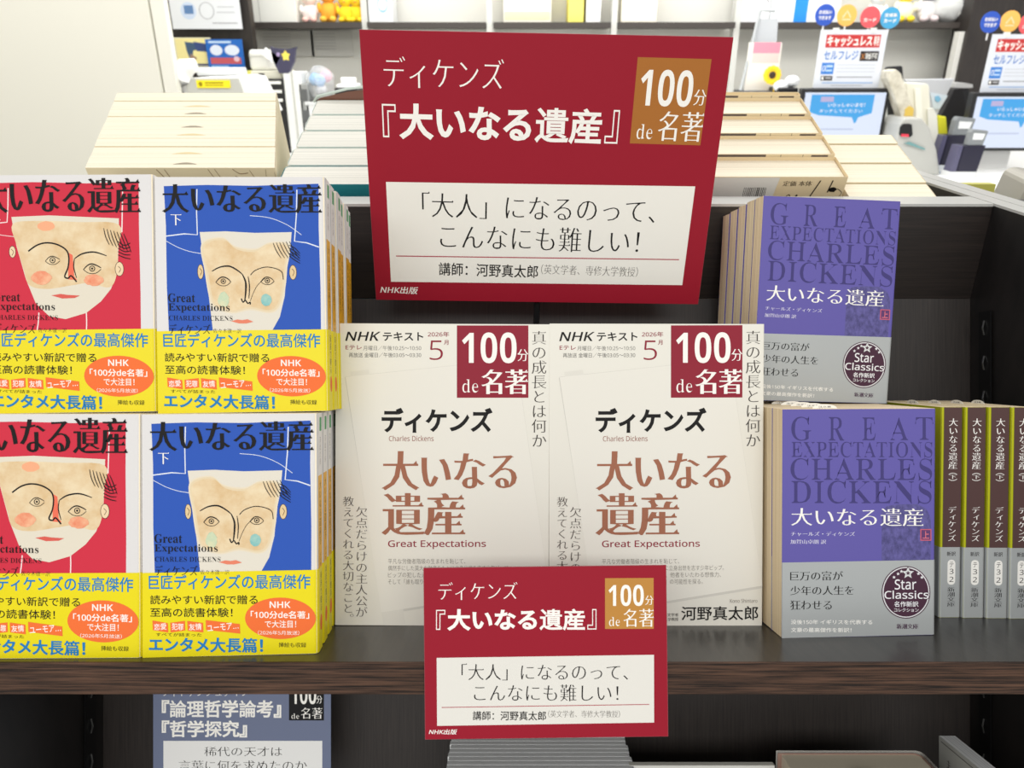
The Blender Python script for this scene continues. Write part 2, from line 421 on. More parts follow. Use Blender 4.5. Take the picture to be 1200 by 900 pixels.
def face_red(p):
    red = (204, 44, 66)
    dx, dy = 547, 12                                           # same layout units, measured beside the blue one
    def S(P): return [(x + dx - 58 + 0, y + dy + 8) for x, y in P]
    p.poly(S([(-14, 44), (150, 41), (330, 46), (502, 42), (501, 200), (503, 400), (502, 600), (-12, 600), (-15, 300)]), red)
    wl = (238, 225, 222)
    p.line(S([(64, 60), (62, 120), (58, 172), (20, 176), (-12, 182)]), 3, wl, False)
    p.line(S([(449, 62), (447, 120), (444, 205)]), 3, wl, False); p.line(S([(320, 460), (321, 500), (318, 560)]), 3, wl); p.line(S([(160, 470), (156, 510), (146, 560)]), 3, wl)
    p.line(S([(-10, 205), (40, 215), (85, 220)]), 1.5, wl)
    sk = (222, 214, 196)
    p.poly(S([(73, 155), (200, 150), (435, 160), (432, 250), (428, 330), (405, 390), (370, 432), (320, 470), (250, 491), (195, 482), (150, 440), (118, 360), (88, 250)]), sk)
    p.blob(S([(84, 186), (150, 176), (300, 180), (424, 186), (422, 260), (416, 335), (392, 380), (330, 366), (270, 374), (190, 386), (136, 374), (118, 330), (96, 250)]), (224, 206, 172), 6)
    p.blob(S([(76, 180), (150, 168), (300, 172), (434, 180), (430, 260), (425, 340), (400, 385), (330, 372), (270, 380), (190, 392), (130, 380), (112, 330), (88, 245)]), skin_wash)
    p.oval(*S([(190, 185)])[0], 30, 16, (238, 170, 130), 16, .08)
    for x, y, w, h in ((74, 270, 12, 20), (434, 325, 15, 24)):
        x, y = S([(x, y)])[0]; p.oval(x, y, w, h, (232, 208, 170)); p.ring(x, y, w, h, 1.8, (70, 50, 40)); p.line([(x - 4, y - 9), (x + 4, y), (x - 2, y + 12)], 1.5, (90, 60, 40))
    p.poly(S([(264, 272), (278, 280), (282, 350), (292, 362), (262, 360), (262, 320)]), (232, 110, 84))
    p.line(S([(128, 268), (158, 248), (190, 240), (225, 245), (255, 262), (265, 285), (262, 320), (250, 350), (262, 356), (272, 348), (290, 368)]), 4, BLK, taper=False)
    p.line(S([(284, 292), (310, 276), (350, 270), (392, 282)]), 4, BLK, taper=True); p.line(S([(284, 292), (281, 320), (290, 355)]), 3, BLK, taper=True)
    for cx, cy, rx, ry, w in ((210, 297, 25, 13, 2.4), (343, 324, 30, 15, 3.4)):
        cx, cy = S([(cx, cy)])[0]
        p.line([(cx - rx, cy + 4), (cx - rx * .5, cy - ry * .7), (cx, cy - ry), (cx + rx * .6, cy - ry * .6), (cx + rx, cy - 2)], w, BLK, taper=True)
        p.line([(cx - rx, cy + 3), (cx - rx * .4, cy + ry), (cx + rx * .4, cy + ry), (cx + rx, cy + 2)], 1.6, BLK)
        p.ring(cx, cy, 10, 10, 2.6, BLK, 16); p.oval(cx, cy, 3.6, 3.6, BLK, 10)
    for q, w, h in (((171, 356), 34, 23), ((348, 362), 33, 19)):
        x, y = S([q])[0]; p.oval(x, y, w, h, coral_wash, 22, .09)
    p.poly(S([(204, 413), (235, 408), (258, 411), (300, 413), (282, 421), (240, 423)]), (214, 92, 80))
    for k in range(7): p.line(S([(384 + k * 11, 192 + k * 3), (390 + k * 12, 220 + k * 3), (402 + k * 12, 246 + k * 4)]), 2.4, BLK, taper=True)
    for k in range(5): p.line(S([(430, 235 + k * 11), (452, 248 + k * 10), (472, 240 + k * 13)]), 2.6, BLK, taper=True)
    X = S([(-30, 33), (508, 138)]); p.text('大いなる遺産', X[0][0], X[0][1] - 4, X[1][0], X[1][1] + 4, BLK, 'mingb')
    X = S([(-3, 130), (36, 166)]); p.text('上', X[0][0], X[0][1], X[1][0], X[1][1], WHT, 'mingm')
    names(p, -6 - 0, 0)
def band_print():
    p = Print(W1, BANDH, [(458, 562), (1040, 556), (1040, 812), (455, 832)])
    bl = (32, 124, 186); org = (238, 112, 52)
    p.text('巨匠ディケンズの最高傑作', 480, 568, 1016, 614, bl, 'bold')
    p.text('読みやすい新訳で贈る', 484, 632, 845, 661, BLK, 'medium'); p.text('至高の読書体験！', 484, 672, 762, 701, BLK, 'medium')
    p.oval(918, 704, 115, 64, org, 40)
    p.text('NHK', 884, 652, 952, 672, WHT, 'bold'); p.text('「100分de名著」', 822, 681, 1012, 705, WHT, 'bold'); p.text('で大注目！', 868, 710, 970, 733, WHT, 'medium')
    p.text('（2026年5月放送）', 845, 742, 980, 755, WHT, 'sans')
    for x0, x1, t, d in ((491, 544, '恋愛', -4), (552, 602, '犯罪', 3), (610, 663, '友情', -3), (672, 786, 'ユーモア…', -6)):
        p.poly([(x0, 716 + d), (x1, 716 - d), (x1 + 1, 746 - d), (x0 + 1, 747 + d)], org)
        p.text(t, x0 + 5, 721, x1 - 5, 742, WHT, 'medium', -d)
    p.text('すべてが詰まった', 503, 751, 658, 762, BLK, 'sans'); p.text('エンタメ大長篇！', 478, 765, 862, 812, bl, 'heavy')
    p.text('挿絵も収録', 913, 778, 1002, 793, BLK, 'sans')
    return p
def spine_face(vol):
    p = Print(D1 - 2 * R1 + .003, H1, [(0, 0), (100, 0), (100, 1000), (0, 1000)])
    p.rect(0, 0, 100, 1000, (234, 232, 228)); p.rect(42, 18, 92, 76, (84, 160, 104))
    p.rect(0, 262, 100, 1000, orange)
    p.column('大いなる遺産' + vol, 30, 285, 80, 560, (70, 50, 30), 'mingm'); p.column('ディケンズ', 38, 590, 72, 690, (70, 50, 30), 'mingm')
    p.column('河出文庫', 40, 100, 68, 220, (120, 120, 116), 'ming')
    return p
def spine_band():
    p = Print(D1 - 2 * R1 + .003, BANDH, [(0, 0), (100, 0), (100, 350), (0, 350)])
    p.column('新訳で贈る', 40, 20, 72, 190, (110, 100, 30), 'sans'); p.oval(58, 235, 26, 34, (238, 112, 52)); return p
blue_front = Print(W1, H1, BC); face_blue(blue_front)
red_front = Print(W1, H1, BC); face_red(red_front)
def novel(kind, T, label, name):
    return make_book(name, label, 'book', T, W1, H1, D1, R1, cov_w, pages_cream, blue_front if kind == 'b' else red_front, spine_face('下' if kind == 'b' else '上'),
                     (BANDH, yel, band_print(), spine_band()), 'novels with a drawn face on the cover')
Tbl = rack(-173.2, -167.5, 473.5, 0, 3.5, .2)
Tbu = rack(-169.6, -18, 486, 0, 3.2, .9)
Trl = rack(-280.0, -167.5, 469, 0, 1, 0)
Tru = rack(-276.2, -18, 481, 0, 1.6, .8)
bl = novel('b', Tbl, 'blue paperback with a drawn face and yellow band, front copy in the lower row', 'paperback_novel')
rl = novel('r', Trl, 'red paperback with a drawn face and yellow band, front copy in the lower row', 'paperback_novel')
ORD = ['second', 'third', 'fourth', 'fifth', 'sixth', 'seventh']
copy_tree(bl, Tbu, 'blue paperback with a drawn face and yellow band, front copy in the raised upper row')
copy_tree(rl, Tru, 'red paperback with a drawn face and yellow band, front copy in the raised upper row')
for k in range(5):
    copy_tree(bl, Tbu @ Matrix.Translation((.0012 * (k % 2), -.0 , -.0178 * (k + 1))) @ Matrix.Rotation(R((k % 3 - 1) * .5), 4, 'Y'),
              f'white and yellow spine, {ORD[k]} book of the blue raised upper pile', skip=('cover_print', 'band_print'))
for k in range(5):
    copy_tree(bl, Tbl @ Matrix.Translation((0, 0, -.0176 * (k + 1))), f'white and yellow spine, {ORD[k]} book of the blue lower pile', skip=('cover_print', 'band_print'))
copy_tree(rl, Trl @ Matrix.Translation((0, 0, -.0176)), 'red paperback hidden behind the front copy of the lower row', skip=('cover_print', 'band_print'))

# ---- white study magazines
MCN = [(30, 38), (613, 41), (608, 862), (30, 858)]
WM, HM = .148, .209
mag = Print(WM, HM, MCN)
paper = (224, 221, 210)
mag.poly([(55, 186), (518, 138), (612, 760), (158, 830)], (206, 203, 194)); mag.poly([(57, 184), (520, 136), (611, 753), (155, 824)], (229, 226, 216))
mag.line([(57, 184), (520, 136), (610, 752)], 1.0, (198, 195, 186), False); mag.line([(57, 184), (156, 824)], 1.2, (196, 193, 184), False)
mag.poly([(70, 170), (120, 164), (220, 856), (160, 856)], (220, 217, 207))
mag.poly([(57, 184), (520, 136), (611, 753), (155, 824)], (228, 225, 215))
mag.text('NHK', 56, 61, 152, 86, BLK, 'italic'); mag.text('テキスト', 158, 62, 268, 86, BLK, 'bold')
mag.text('Eテレ', 57, 98, 101, 110, CRIM, 'medium'); mag.text('月曜日／午後10:25〜10:50', 105, 99, 262, 112, (120, 118, 112), 'sans')
mag.text('再放送 金曜日／午後03:05〜03:30', 66, 118, 262, 131, (100, 98, 94), 'sans')
mag.text('2026年', 280, 61, 338, 75, CRIM, 'medium'); mag.text('5', 285, 85, 321, 138, CRIM, 'light'); mag.text('月', 324, 84, 336, 97, CRIM, 'medium')
mag.rect(359, 44, 553, 241, (140, 32, 50))
mag.text('100', 373, 63, 521, 147, WHT, 'din'); mag.text('分', 523, 109, 553, 141, WHT, 'mingm'); mag.text('de', 374, 191, 417, 227, WHT, 'serif'); mag.text('名著', 424, 164, 552, 231, WHT, 'mingb')
mag.column('真の成長とは何か', 560, 58, 603, 378, (60, 54, 50), 'ming')
mag.text('ディケンズ', 155, 268, 456, 336, BLK, 'heavy'); mag.text('Charles Dickens', 175, 344, 296, 359, (150, 96, 84), 'sans')
BR = (158, 102, 78)
mag.text('大', 155, 386, 258, 492, BR, 'mingb'); mag.text('いなる', 262, 392, 522, 488, BR, 'mingb'); mag.text('遺産', 155, 500, 382, 614, BR, 'mingb')
mag.text('Great Expectations', 173, 628, 438, 652, CRIM, 'medium')
for i, (t, x1) in enumerate((('平凡な労働者階級の生まれを恥じて、', 382), ('偶然手にした莫大な財産をもとに立身出世を志す少年ピップ。', 503), ('ピップの犯した過ちを通して、他者をいたわる想像力、', 495), ('そして「誰も取り残さない社会」の可能性を探る。', 446))):
    mag.text(t, 173, 678 + i * 18.5, x1, 692 + i * 18.5, (120, 114, 106), 'light')
mag.column('欠点だらけの主人公が', 84, 536, 118, 838, (84, 76, 72), 'ming'); mag.column('教えてくれる大切なこと。', 49, 508, 81, 856, (84, 76, 72), 'ming')
mag.text('Kono Shintaro', 520, 788, 594, 799, (150, 145, 138), 'sans')
mag.text('英文学者', 340, 826, 380, 835, (80, 76, 72), 'sans'); mag.text('専修大学教授', 322, 838, 380, 847, (80, 76, 72), 'sans'); mag.text('河野真太郎', 388, 808, 596, 846, BLK, 'medium')
def magazine(T, label):
    t = thing('study_magazine', label, 'magazine', T, 'white study magazines')
    c = put('cover', MB().prism(profile(WM, .0072, .0009, 0, .0003), 0, HM, mat(paper, .42)), t)
    put('page_block', MB().box(-WM / 2 + .0004, WM / 2 - .0006, .0004, HM - .0004, -.0068, -.0004, pages_white), t)
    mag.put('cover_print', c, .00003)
    return t
m1 = magazine(rack(-48.6, -167.5, 532.4, .9, -.1, -.3), 'white study magazine with brown title, beside the blue paperbacks')
T2 = rack(99.6, -167.5, 532.4, .9, .1, -.1)
m2 = copy_tree(m1, T2, 'white study magazine with brown title, beside the purple paperbacks')
for k in range(4):
    for base, lab in ((m1.matrix_basis, 'the one beside the blue paperbacks'), (T2, 'the one beside the purple paperbacks')):
        copy_tree(m1, base @ Matrix.Translation((0, -.001, -.0078 * (k + 1))), f'white magazine piled {ORD[k]} behind {lab}', skip=('cover_print',))

# ---- purple paperbacks
PC = [(103, 62), (608, 58), (600, 803), (103, 817)]
WP, HP, DP, RP = .1045, .151, .0165, .0018
PBH = HP * (817 - 566) / (817 - 62) * 1.0
purp = (96, 88, 164); DKP = (66, 60, 118)
pf = Print(WP, HP, PC)
pf.poly([(428, 600), (428, 400), (445, 382), (480, 376), (545, 375), (575, 392), (588, 420), (588, 600)], figure_wash)
for t, x0, y0, x1, y1 in (('G', 132, 86, 197, 166), ('R', 255, 87, 307, 165), ('E', 365, 88, 409, 164), ('A', 457, 88, 515, 163), ('T', 538, 87, 598, 162), ('EXPECTATIONS', 133, 169, 594, 221), ('CHARLES', 130, 224, 593, 297), ('DICKENS', 133, 298, 591, 374)):
    pf.text(t, x0, y0, x1, y1, DKP, 'serif')
pf.text('大いなる遺産', 132, 389, 564, 447, WHT, 'mingm')
pf.text('チャールズ・ディケンズ', 131, 467, 341, 481, (222, 220, 236), 'mingm'); pf.text('加賀山卓朗 訳', 130, 493, 247, 507, (222, 220, 236), 'mingm')
pf.rect(554, 457, 590, 495, (206, 96, 112)); pf.rect(557, 460, 587, 492, (96, 60, 108)); pf.text('上', 561, 464, 583, 488, (226, 120, 130), 'medium')
pb = Print(WP, PBH, [(103, 566), (603, 562), (600, 803), (103, 817)])
for i, (t, x1) in enumerate((('巨万の富が', 305), ('少年の人生を', 340), ('狂わせる', 268))): pb.text(t, 130, 596 + i * 48, x1, 626 + i * 48, BLK, 'mingm')
pb.text('没後150年 イギリスを代表する', 133, 755, 400, 770, WHT, 'medium'); pb.text('文豪の最高傑作を新訳！', 133, 781, 332, 796, WHT, 'medium')
pb.text('新潮文庫', 477, 768, 547, 784, (70, 40, 66), 'mingb')
EM = (72, 42, 60)
pb.oval(508, 666, 78, 85, EM, 44); pb.ring(508, 666, 75, 82, 3.4, (222, 222, 224), 44)
def star(p, cx, cy, r, m, inner=.45):
    P = [(cx + (r if k % 2 == 0 else r * inner) * math.sin(math.pi * k / 5), cy - (r if k % 2 == 0 else r * inner) * math.cos(math.pi * k / 5)) for k in range(10)]
    p.faces(P + [(cx, cy)], [((k + 1) % 10, k, 10) for k in range(10)], m)
star(pb, 515, 604, 24, EM); star(pb, 515, 604, 20, (214, 216, 216)); star(pb, 515, 604, 8, EM)
for x, y in ((470, 617), (483, 606), (548, 606), (559, 618), (494, 598)): star(pb, x, y, 6, (226, 226, 228))
pb.text('Star', 472, 624, 541, 657, (236, 236, 238), 'medium'); pb.text('Classics', 437, 658, 582, 689, EM, 'heavy'); pb.text('Classics', 439, 660, 580, 687, (236, 236, 238), 'medium')
pb.text('名作新訳', 470, 695, 548, 713, (236, 236, 238), 'bold'); pb.text('コレクション', 470, 717, 548, 729, (236, 236, 238), 'medium')
def slip(t, W, H, D, x):
    n = 9; P = [(x - .0085, H - .012), (x + .0085, H - .012)] + [(x + .0085 * math.cos(math.pi * k / n), H + .0028 * math.sin(math.pi * k / n) + .0002) for k in range(n + 1)]
    s = put('sales_slip', MB().prism(P, -D / 2, -D / 2 + .0002, mat((240, 238, 230), .6), axis='z'), t)
    q = Print(.017, .004, [(0, 0), (100, 0), (100, 24), (0, 24)]); q.text('注文票', 25, 6, 75, 13, (60, 58, 56), 'sans'); q.text('補充カード', 22, 15, 78, 20, (60, 58, 56), 'sans')
    q.put('slip_print', s, 0, Matrix.Translation((x, H - .0012, -D / 2 + .00025)))
pu = make_book('purple_paperback', 'purple paperback with silver band and round badge, front of the lower row', 'book', rack(230, -167.5, 509.5, 1, 3.4, .2), WP, HP, DP, RP,
               mat(purp, .45, spec=.3), pages_side, pf, None, (PBH, mat((174, 178, 178), .34, .2), pb, None), 'purple paperbacks')
slip(pu, WP, HP, DP, -.02)
for k in range(5):
    copy_tree(pu, pu.matrix_basis @ Matrix.Translation((.0, .0, -.0172 * (k + 1))), f'purple paperback, cream page edges only, {ORD[k]} in the lower pile', skip=('cover_print', 'band_print'))
Tpu = rack(232.5, -13.5, 579.2, 4.5, 3.4, -1.5)
copy_tree(pu, Tpu, 'purple paperback with silver band and round badge, front of the raised upper row', skip=('sales_slip', 'slip_print'))
for k in range(4):
    copy_tree(pu, Tpu @ Matrix.Translation((-.0005 * k, -.0012 * k, -.0172 * (k + 1))), f'purple paperback, cream page edges only, {ORD[k]} in the raised upper pile', skip=('cover_print', 'band_print', 'sales_slip', 'slip_print'))

# ---- second volumes, spine out
DV, RV = .0152, .0014
BH2 = HP * .336
def vol_spine():
    p = Print(DV - .0004, HP, [(127, 110), (198, 110), (198, 850), (127, 850)])
    p.rect(127, 110, 136, 850, (184, 186, 20)); p.rect(134, 110, 136, 850, (120, 118, 30))
    p.rect(136, 110, 198, 850, (84, 60, 58))
    p.column('大いなる遺産', 151, 148, 184, 328, WHT, 'mingm'); p.text('︵', 153, 340, 183, 347, WHT, 'sans'); p.text('下', 156, 347, 180, 361, WHT, 'mingm'); p.text('︶', 153, 361, 183, 368, WHT, 'sans')
    p.column('ディケンズ', 152, 458, 182, 582, WHT, 'mingm'); return p
def vol_band():
    p = Print(DV - .0004, BH2, [(127, 602), (198, 602), (198, 850), (127, 850)])
    p.text('新訳', 150, 617, 181, 633, (50, 48, 50), 'medium'); p.rrect(153, 646, 180, 734, 12, WHT)
    for t, y in (('テ', 654), ('3', 678), ('2', 706)): p.text(t, 160, y, 174, y + 18, BLK, 'sans')
    p.column('新潮文庫', 152, 742, 180, 812, (50, 48, 50), 'mingm'); return p
vt = make_book('second_volume', 'brown spine with silver band, beside the purple front book', 'book', rack(287, -167.5, 551, 1.4, -88.8), WP, HP, DV, RV, mat((176, 178, 22), .4), pages_side, None, vol_spine(),
               (BH2, mat((174, 178, 178), .34, .2), None, vol_band()), 'brown second volumes standing spine out')
slip(vt, WP, HP, DV, 0)
def vplace(px, w, yaw, pitch=1.3):
    # local origin is the bottom centre of the front cover; turn the spine to the customer
    x = (px - 600) / 900 * w
    M = RACK @ Matrix.Translation((x * .001, -.1675, -w * .001)) @ Matrix.Rotation(R(pitch), 4, 'X') @ Matrix.Rotation(R(-90 + yaw), 4, 'Y')
    return M @ Matrix.Translation((-WP / 2, 0, DV / 2))
SPX = [(1112.5, 551, 1), (1140, 550, .5), (1167.5, 549, 0), (1194.5, 548, 0)]
LV = ['brown spine with silver band, closest to the purple front book', 'brown spine with silver band, second from the purple front book', 'brown spine with silver band, third from the purple front book', 'brown spine with silver band, fourth from the purple front book, cut by the frame']
for k, (px, w, yaw) in enumerate(SPX):
    T = vplace(px, w, yaw)
    if k == 0: vt.matrix_basis = T; vt['label'] = LV[0]
    else: copy_tree(vt, T, LV[k])

# ------------------------------------------------------------------ red signs
SCN = [(60, 52), (1080, 46), (1087, 762), (70, 778)]
def sign_print(W, H, ochre, panel=(236, 234, 226)):
    p = Print(W, H, SCN)
    q = lambda P, m: p.poly(P, m)
    p.rect(826, 98, 1029, 312, ochre); q([(116, 433), (1030, 421), (1030, 705), (119, 721)], panel)
    p.text('ディケンズ', 122, 112, 458, 187, WHT, 'ming')
    p.text('『', 113, 229, 152, 314, WHT, 'sans'); p.text('大いなる遺産', 160, 226, 742, 318, WHT, 'heavy'); p.text('』', 752, 228, 790, 314, WHT, 'sans')
    p.text('100', 841, 126, 988, 216, WHT, 'din'); p.text('分', 993, 172, 1028, 211, WHT, 'mingm'); p.text('de', 843, 262, 888, 300, WHT, 'serif'); p.text('名著', 902, 228, 1029, 303, WHT, 'mingm')
    p.text('「大人」になるのって、', 222, 456, 922, 528, BLK, 'ming'); p.text('こんなにも難しい！', 275, 546, 882, 616, BLK, 'ming')
    p.line([(138, 643), (1010, 629)], 2.4, (170, 60, 74), False)
    p.text('講師：河野真太郎', 270, 658, 579, 697, BLK, 'medium'); p.text('（英文学者、専修大学教授）', 588, 655, 888, 684, (110, 106, 102), 'ming')
    p.text('NHK出版', 84, 735, 205, 757, WHT, 'italic')
    return p
def sign(name, label, T, W, H, th, ochre, red):
    t = thing(name, label, 'sign', T, 'red title signs')
    b = put('board', MB().box(-W / 2, W / 2, 0, H, -th, 0, mat(red, .5, spec=.2)), t)
    put('foam_core', MB().box(-W / 2 - .0003, W / 2 + .0003, -.0002, H + .0002, -th * .85, -th * .12, mat((150, 60, 70) if th < .003 else (170, 80, 88), .6)), b)
    sign_print(W, H, ochre, (222, 220, 213) if W < .2 else (236, 234, 226)).put('sign_print', b, .00004)
    return t
bs = sign('title_sign', 'large red sign with white panel and ochre square, standing above the magazines', rack(20.5, 65.5, 613.2, 26.1, 1.0, -.7), .257, .195, .005, (168, 106, 44), (150, 22, 42))
clear = mat((26, 26, 28), .3)
put('stand', MB().tube([(0, .06, -.006), (0, -.02, -.009), (0.0, -.10, -.02)], .0025, clear).box(-.03, .03, -.104, -.10, -.045, -.005, clear), bs)
ss = sign('title_sign', 'small red sign with white panel and ochre square, hanging over the shelf front edge', rack(20.8, -211.6, 459.4, -.4, .3, .6), .145, .102, .0012, (186, 132, 60), (148, 18, 40))
put('bracket', MB().box(-.02, .02, .042, .0455, -.012, -.0012, clear).box(-.02, .02, .02, .06, -.0024, -.0012, clear), ss)
# blue-grey sign in the lower display
gs = thing('philosophy_sign', 'blue-grey sign with white panel in the lower display under the shelf', 'sign', rack(-225, -347, 640))
bb = put('board', MB().box(-.074, .074, 0, .105, -.0015, 0, mat((104, 114, 142), .5)), gs)
gp = Print(.148, .105, [(180, 790), (388, 790), (388, 938), (180, 938)])
gp.text('ウィトゲンシュタイン', 190, 803, 292, 816, WHT, 'ming'); gp.text('『論理哲学論考』', 190, 820, 330, 841, WHT, 'heavy'); gp.text('『哲学探究』', 190, 844, 290, 864, WHT, 'heavy')
gp.rect(339, 796, 380, 844, (18, 18, 20)); gp.text('100', 342, 803, 371, 825, WHT, 'din'); gp.text('分', 371, 815, 378, 824, WHT, 'mingm'); gp.text('de', 342, 836, 351, 842, WHT, 'serif'); gp.text('名著', 353, 829, 378, 842, WHT, 'mingm')
gp.rect(192, 868, 378, 928, (232, 232, 230)); gp.text('稀代の天才は', 240, 875, 331, 886, BLK, 'ming'); gp.text('言葉に何を求めたのか', 210, 891, 360, 903, BLK, 'ming')
gp.put('sign_print', bb, .00004)
put('stand', MB().tube([(0, .05, -.004), (0, -.158, -.006)], .002, clear).box(-.03, .03, -.1605, -.158, -.03, .0, clear), gs)

# ------------------------------------------------------------------ lower display books
LSV = -508.5
def lowbook(name, label, T, W, H, D, cover, pages, r=.001, group=None, lap=0):
    t = make_book(name, label, 'book', T, W, H, D, r, cover, pages, group=group, overlap=lap)
    return t
g0 = lowbook('grey_booklet', 'grey booklet in the pile under the small red sign, first of the pile', rack(22, LSV, 596, 0), .146, .2095, .0062, mat((236, 238, 238), .45), pages_grey, .0006, 'grey booklets under the small red sign')
for k in range(9):
    copy_tree(g0, rack(22 + .6 * math.sin(k * 2.1), LSV, 596 + 6.7 * (k + 1), 0, .2 * math.sin(k)), f'grey booklet in the pile under the small red sign, {(ORD + ["eighth", "ninth", "tenth"])[k]} from its front')
lowbook('pale_booklet', 'pale booklet with thin top edge beside the grey booklet pile', rack(149, LSV, 601), .114, .2098, .006, mat((206, 206, 200), .45), pages_white)
wb = lowbook('wrapped_book', 'plastic-wrapped beige hardcover with a white tab in the lower display', rack(266, LSV, 588, 4), .112, .215, .034, mat((150, 120, 108), .35), mat((214, 204, 182), .3), .006, lap=.003)
put('price_tab', MB().prism([(-.006, 0), (.006, 0), (.006, .007), (.0045, .0085), (-.0045, .0085), (-.006, .007)], -.004, -.0037, mat((226, 226, 224), .4), Matrix.Translation((0, .2115, .003)), 'z'), wb)
put('plastic_wrap', MB().prism(profile(.114, .0345, .005, .0006, .0002), 0, .2165, mat((225, 222, 214), .12, alpha=.28)), wb)
ML = RACK @ Matrix.Translation((.3462, -.5085, -.503)) @ Matrix.Rotation(R(-90), 4, 'Y') @ Matrix.Translation((-.054, 0, .0065))
lb = lowbook('edge_on_book', 'grey book standing edge-on in the corner beside the wrapped hardcover', ML, .108, .2285, .013, mat((168, 168, 162), .45), pages_grey, .001)
lq = Print(.106, .2285, [(0, 0), (106, 0), (106, 228), (0, 228)])
lq.line([(2, 3), (104, 3)], .6, (96, 96, 92), False); lq.column('まんがで読む世界の名著', 9, 12, 16, 120, (60, 44, 52), 'mingm'); lq.put('title_print', lb, .00012)

# ------------------------------------------------------------------ upper books behind the rack's top
def tray_frame(X, Y0, Z0):
    """front top edge at X, Y0, Z0 leaning to the customer; returns height down to the tray and the matrix at the book's foot"""
    P = Vector((X, Y0, Z0)); h = (P - TR0).dot(UPV); f = P - UPV * h
    return h, Matrix(((1, 0, 0, f.x), (0, UPV.y, -DEP.y, f.y), (0, UPV.z, -DEP.z, f.z), (0, 0, 0, 1)))
cream_cov = mat((222, 208, 172), .5)
# cream pile
pL, pR = at(100, 197, .715), at(323, 197, .715)
wA = pR.x - pL.x; xA = (pL.x + pR.x) / 2
hA, TA = tray_frame(xA, .715, pL.z)
draw = Print(wA, .03, [(36, 430), (962, 432), (975, 530), (60, 500)])
for P in ([(310, 434), (360, 470), (410, 510)], [(345, 434), (375, 465)], [(555, 434), (600, 475), (660, 520)], [(590, 434), (640, 480), (690, 520)], [(690, 434), (730, 448), (780, 446)], [(700, 455), (750, 468), (800, 470)],
          [(790, 438), (830, 475), (860, 500), (885, 480), (893, 436)], [(720, 470), (780, 484)], [(950, 445), (958, 500)]):
    draw.line(P, 2.2, (150, 128, 96))
for i in range(4):
    for j in range(2): draw.oval(922 + j * 14, 478 + i * 13, 3, 3, (60, 50, 42), 8)
TH = [.0215, .0205, .0165, .020, .0125, .0165, .0165, .0195, .020, .0145]; z = 0; sh = 0
for k in range(9):
    T = TA @ Matrix.Translation((-.205 * z, random.uniform(-.0005, .0005), -z))
    W, D = wA - .0004 * k, TH[k]
    t = make_book('cream_book', ('cream book with line drawing on its cover, first of the row beside the pale wall' if k == 0 else f'cream book, {(ORD + ["eighth", "ninth"])[k-1]} from the line-drawing cover in the cream row'),
                  'book', T, W, hA, D, .0012, cream_cov, pages_pale, group='cream books by the pale wall')
    for c_ in t.children:
        for v_ in c_.data.vertices: v_.co.x += .205 * v_.co.z
    if k == 0: draw.put('cover_drawing', t, .0002, Matrix.Translation((0, hA - .0302, 0)))
    if k in (0, 1, 3, 4, 6, 7):
        n = 8; w = .011 + .003 * (k % 2)
        m = MB().prism([(-w + .002 * 0, 0)] + [(-w + 2 * w * i / n, -.0035 * math.sin(math.pi * i / n)) for i in range(n + 1)], 0, .0009, (mat((214, 196, 150), .7) if k % 2 else mat((150, 140, 120), .7)))
        put('notch_mark', m, t, Matrix.Translation((.002, hA - .0006, -D * .3)))  # added tinted sliver standing in for a finger notch in the page tops
    z += D
# white hardcovers in teal covers
pB = at(325, 216, .702); hB, TB = tray_frame(pB.x + .082, .702, pB.z)
teal = mat((40, 132, 140), .4); palec = mat((200, 214, 206), .4)
for k in range(5):
    T = TB @ Matrix.Translation((.001 * k, .0006 * k, -.0350 * k))
    make_book('white_hardcover', ('white hardcover with teal front, first of the row beside the cream books' if k == 0 else f'white hardcover, {ORD[k-1]} of the row from the teal front beside the cream books'), 'book', T, .164, hB, .0335, .005,
              teal if k == 0 else palec, pages_white, group='white hardcovers with rounded spines', overlap=.001)
# they are bound on the other side: mirror by turning each about
for o in [o for o in COL.objects if o.name.startswith('white_hardcover')]:
    o.matrix_basis = o.matrix_basis @ Matrix.Translation((0, 0, -.0335)) @ Matrix.Rotation(math.pi, 4, 'Y')
last = [o for o in COL.objects if o.name.startswith('white_hardcover')][-1]
put('open_flap', MB().add([(-.08, 0, 0), (.09, .0, 0), (.09, .024, -.004), (-.045, .010, -.002), (-.075, .004, 0)], [(0, 1, 2, 3, 4)], mat((116, 78, 62), .6)).tube([(-.082, 0, 0), (-.077, .006, 0), (-.045, .013, -.002), (.09, .027, -.004)], .0014, palec, 6),
    last, last.matrix_basis.inverted() @ TB @ Matrix.Translation((0, hB, -.1755)))['label'] = 'raised pale cover with brown endpaper'
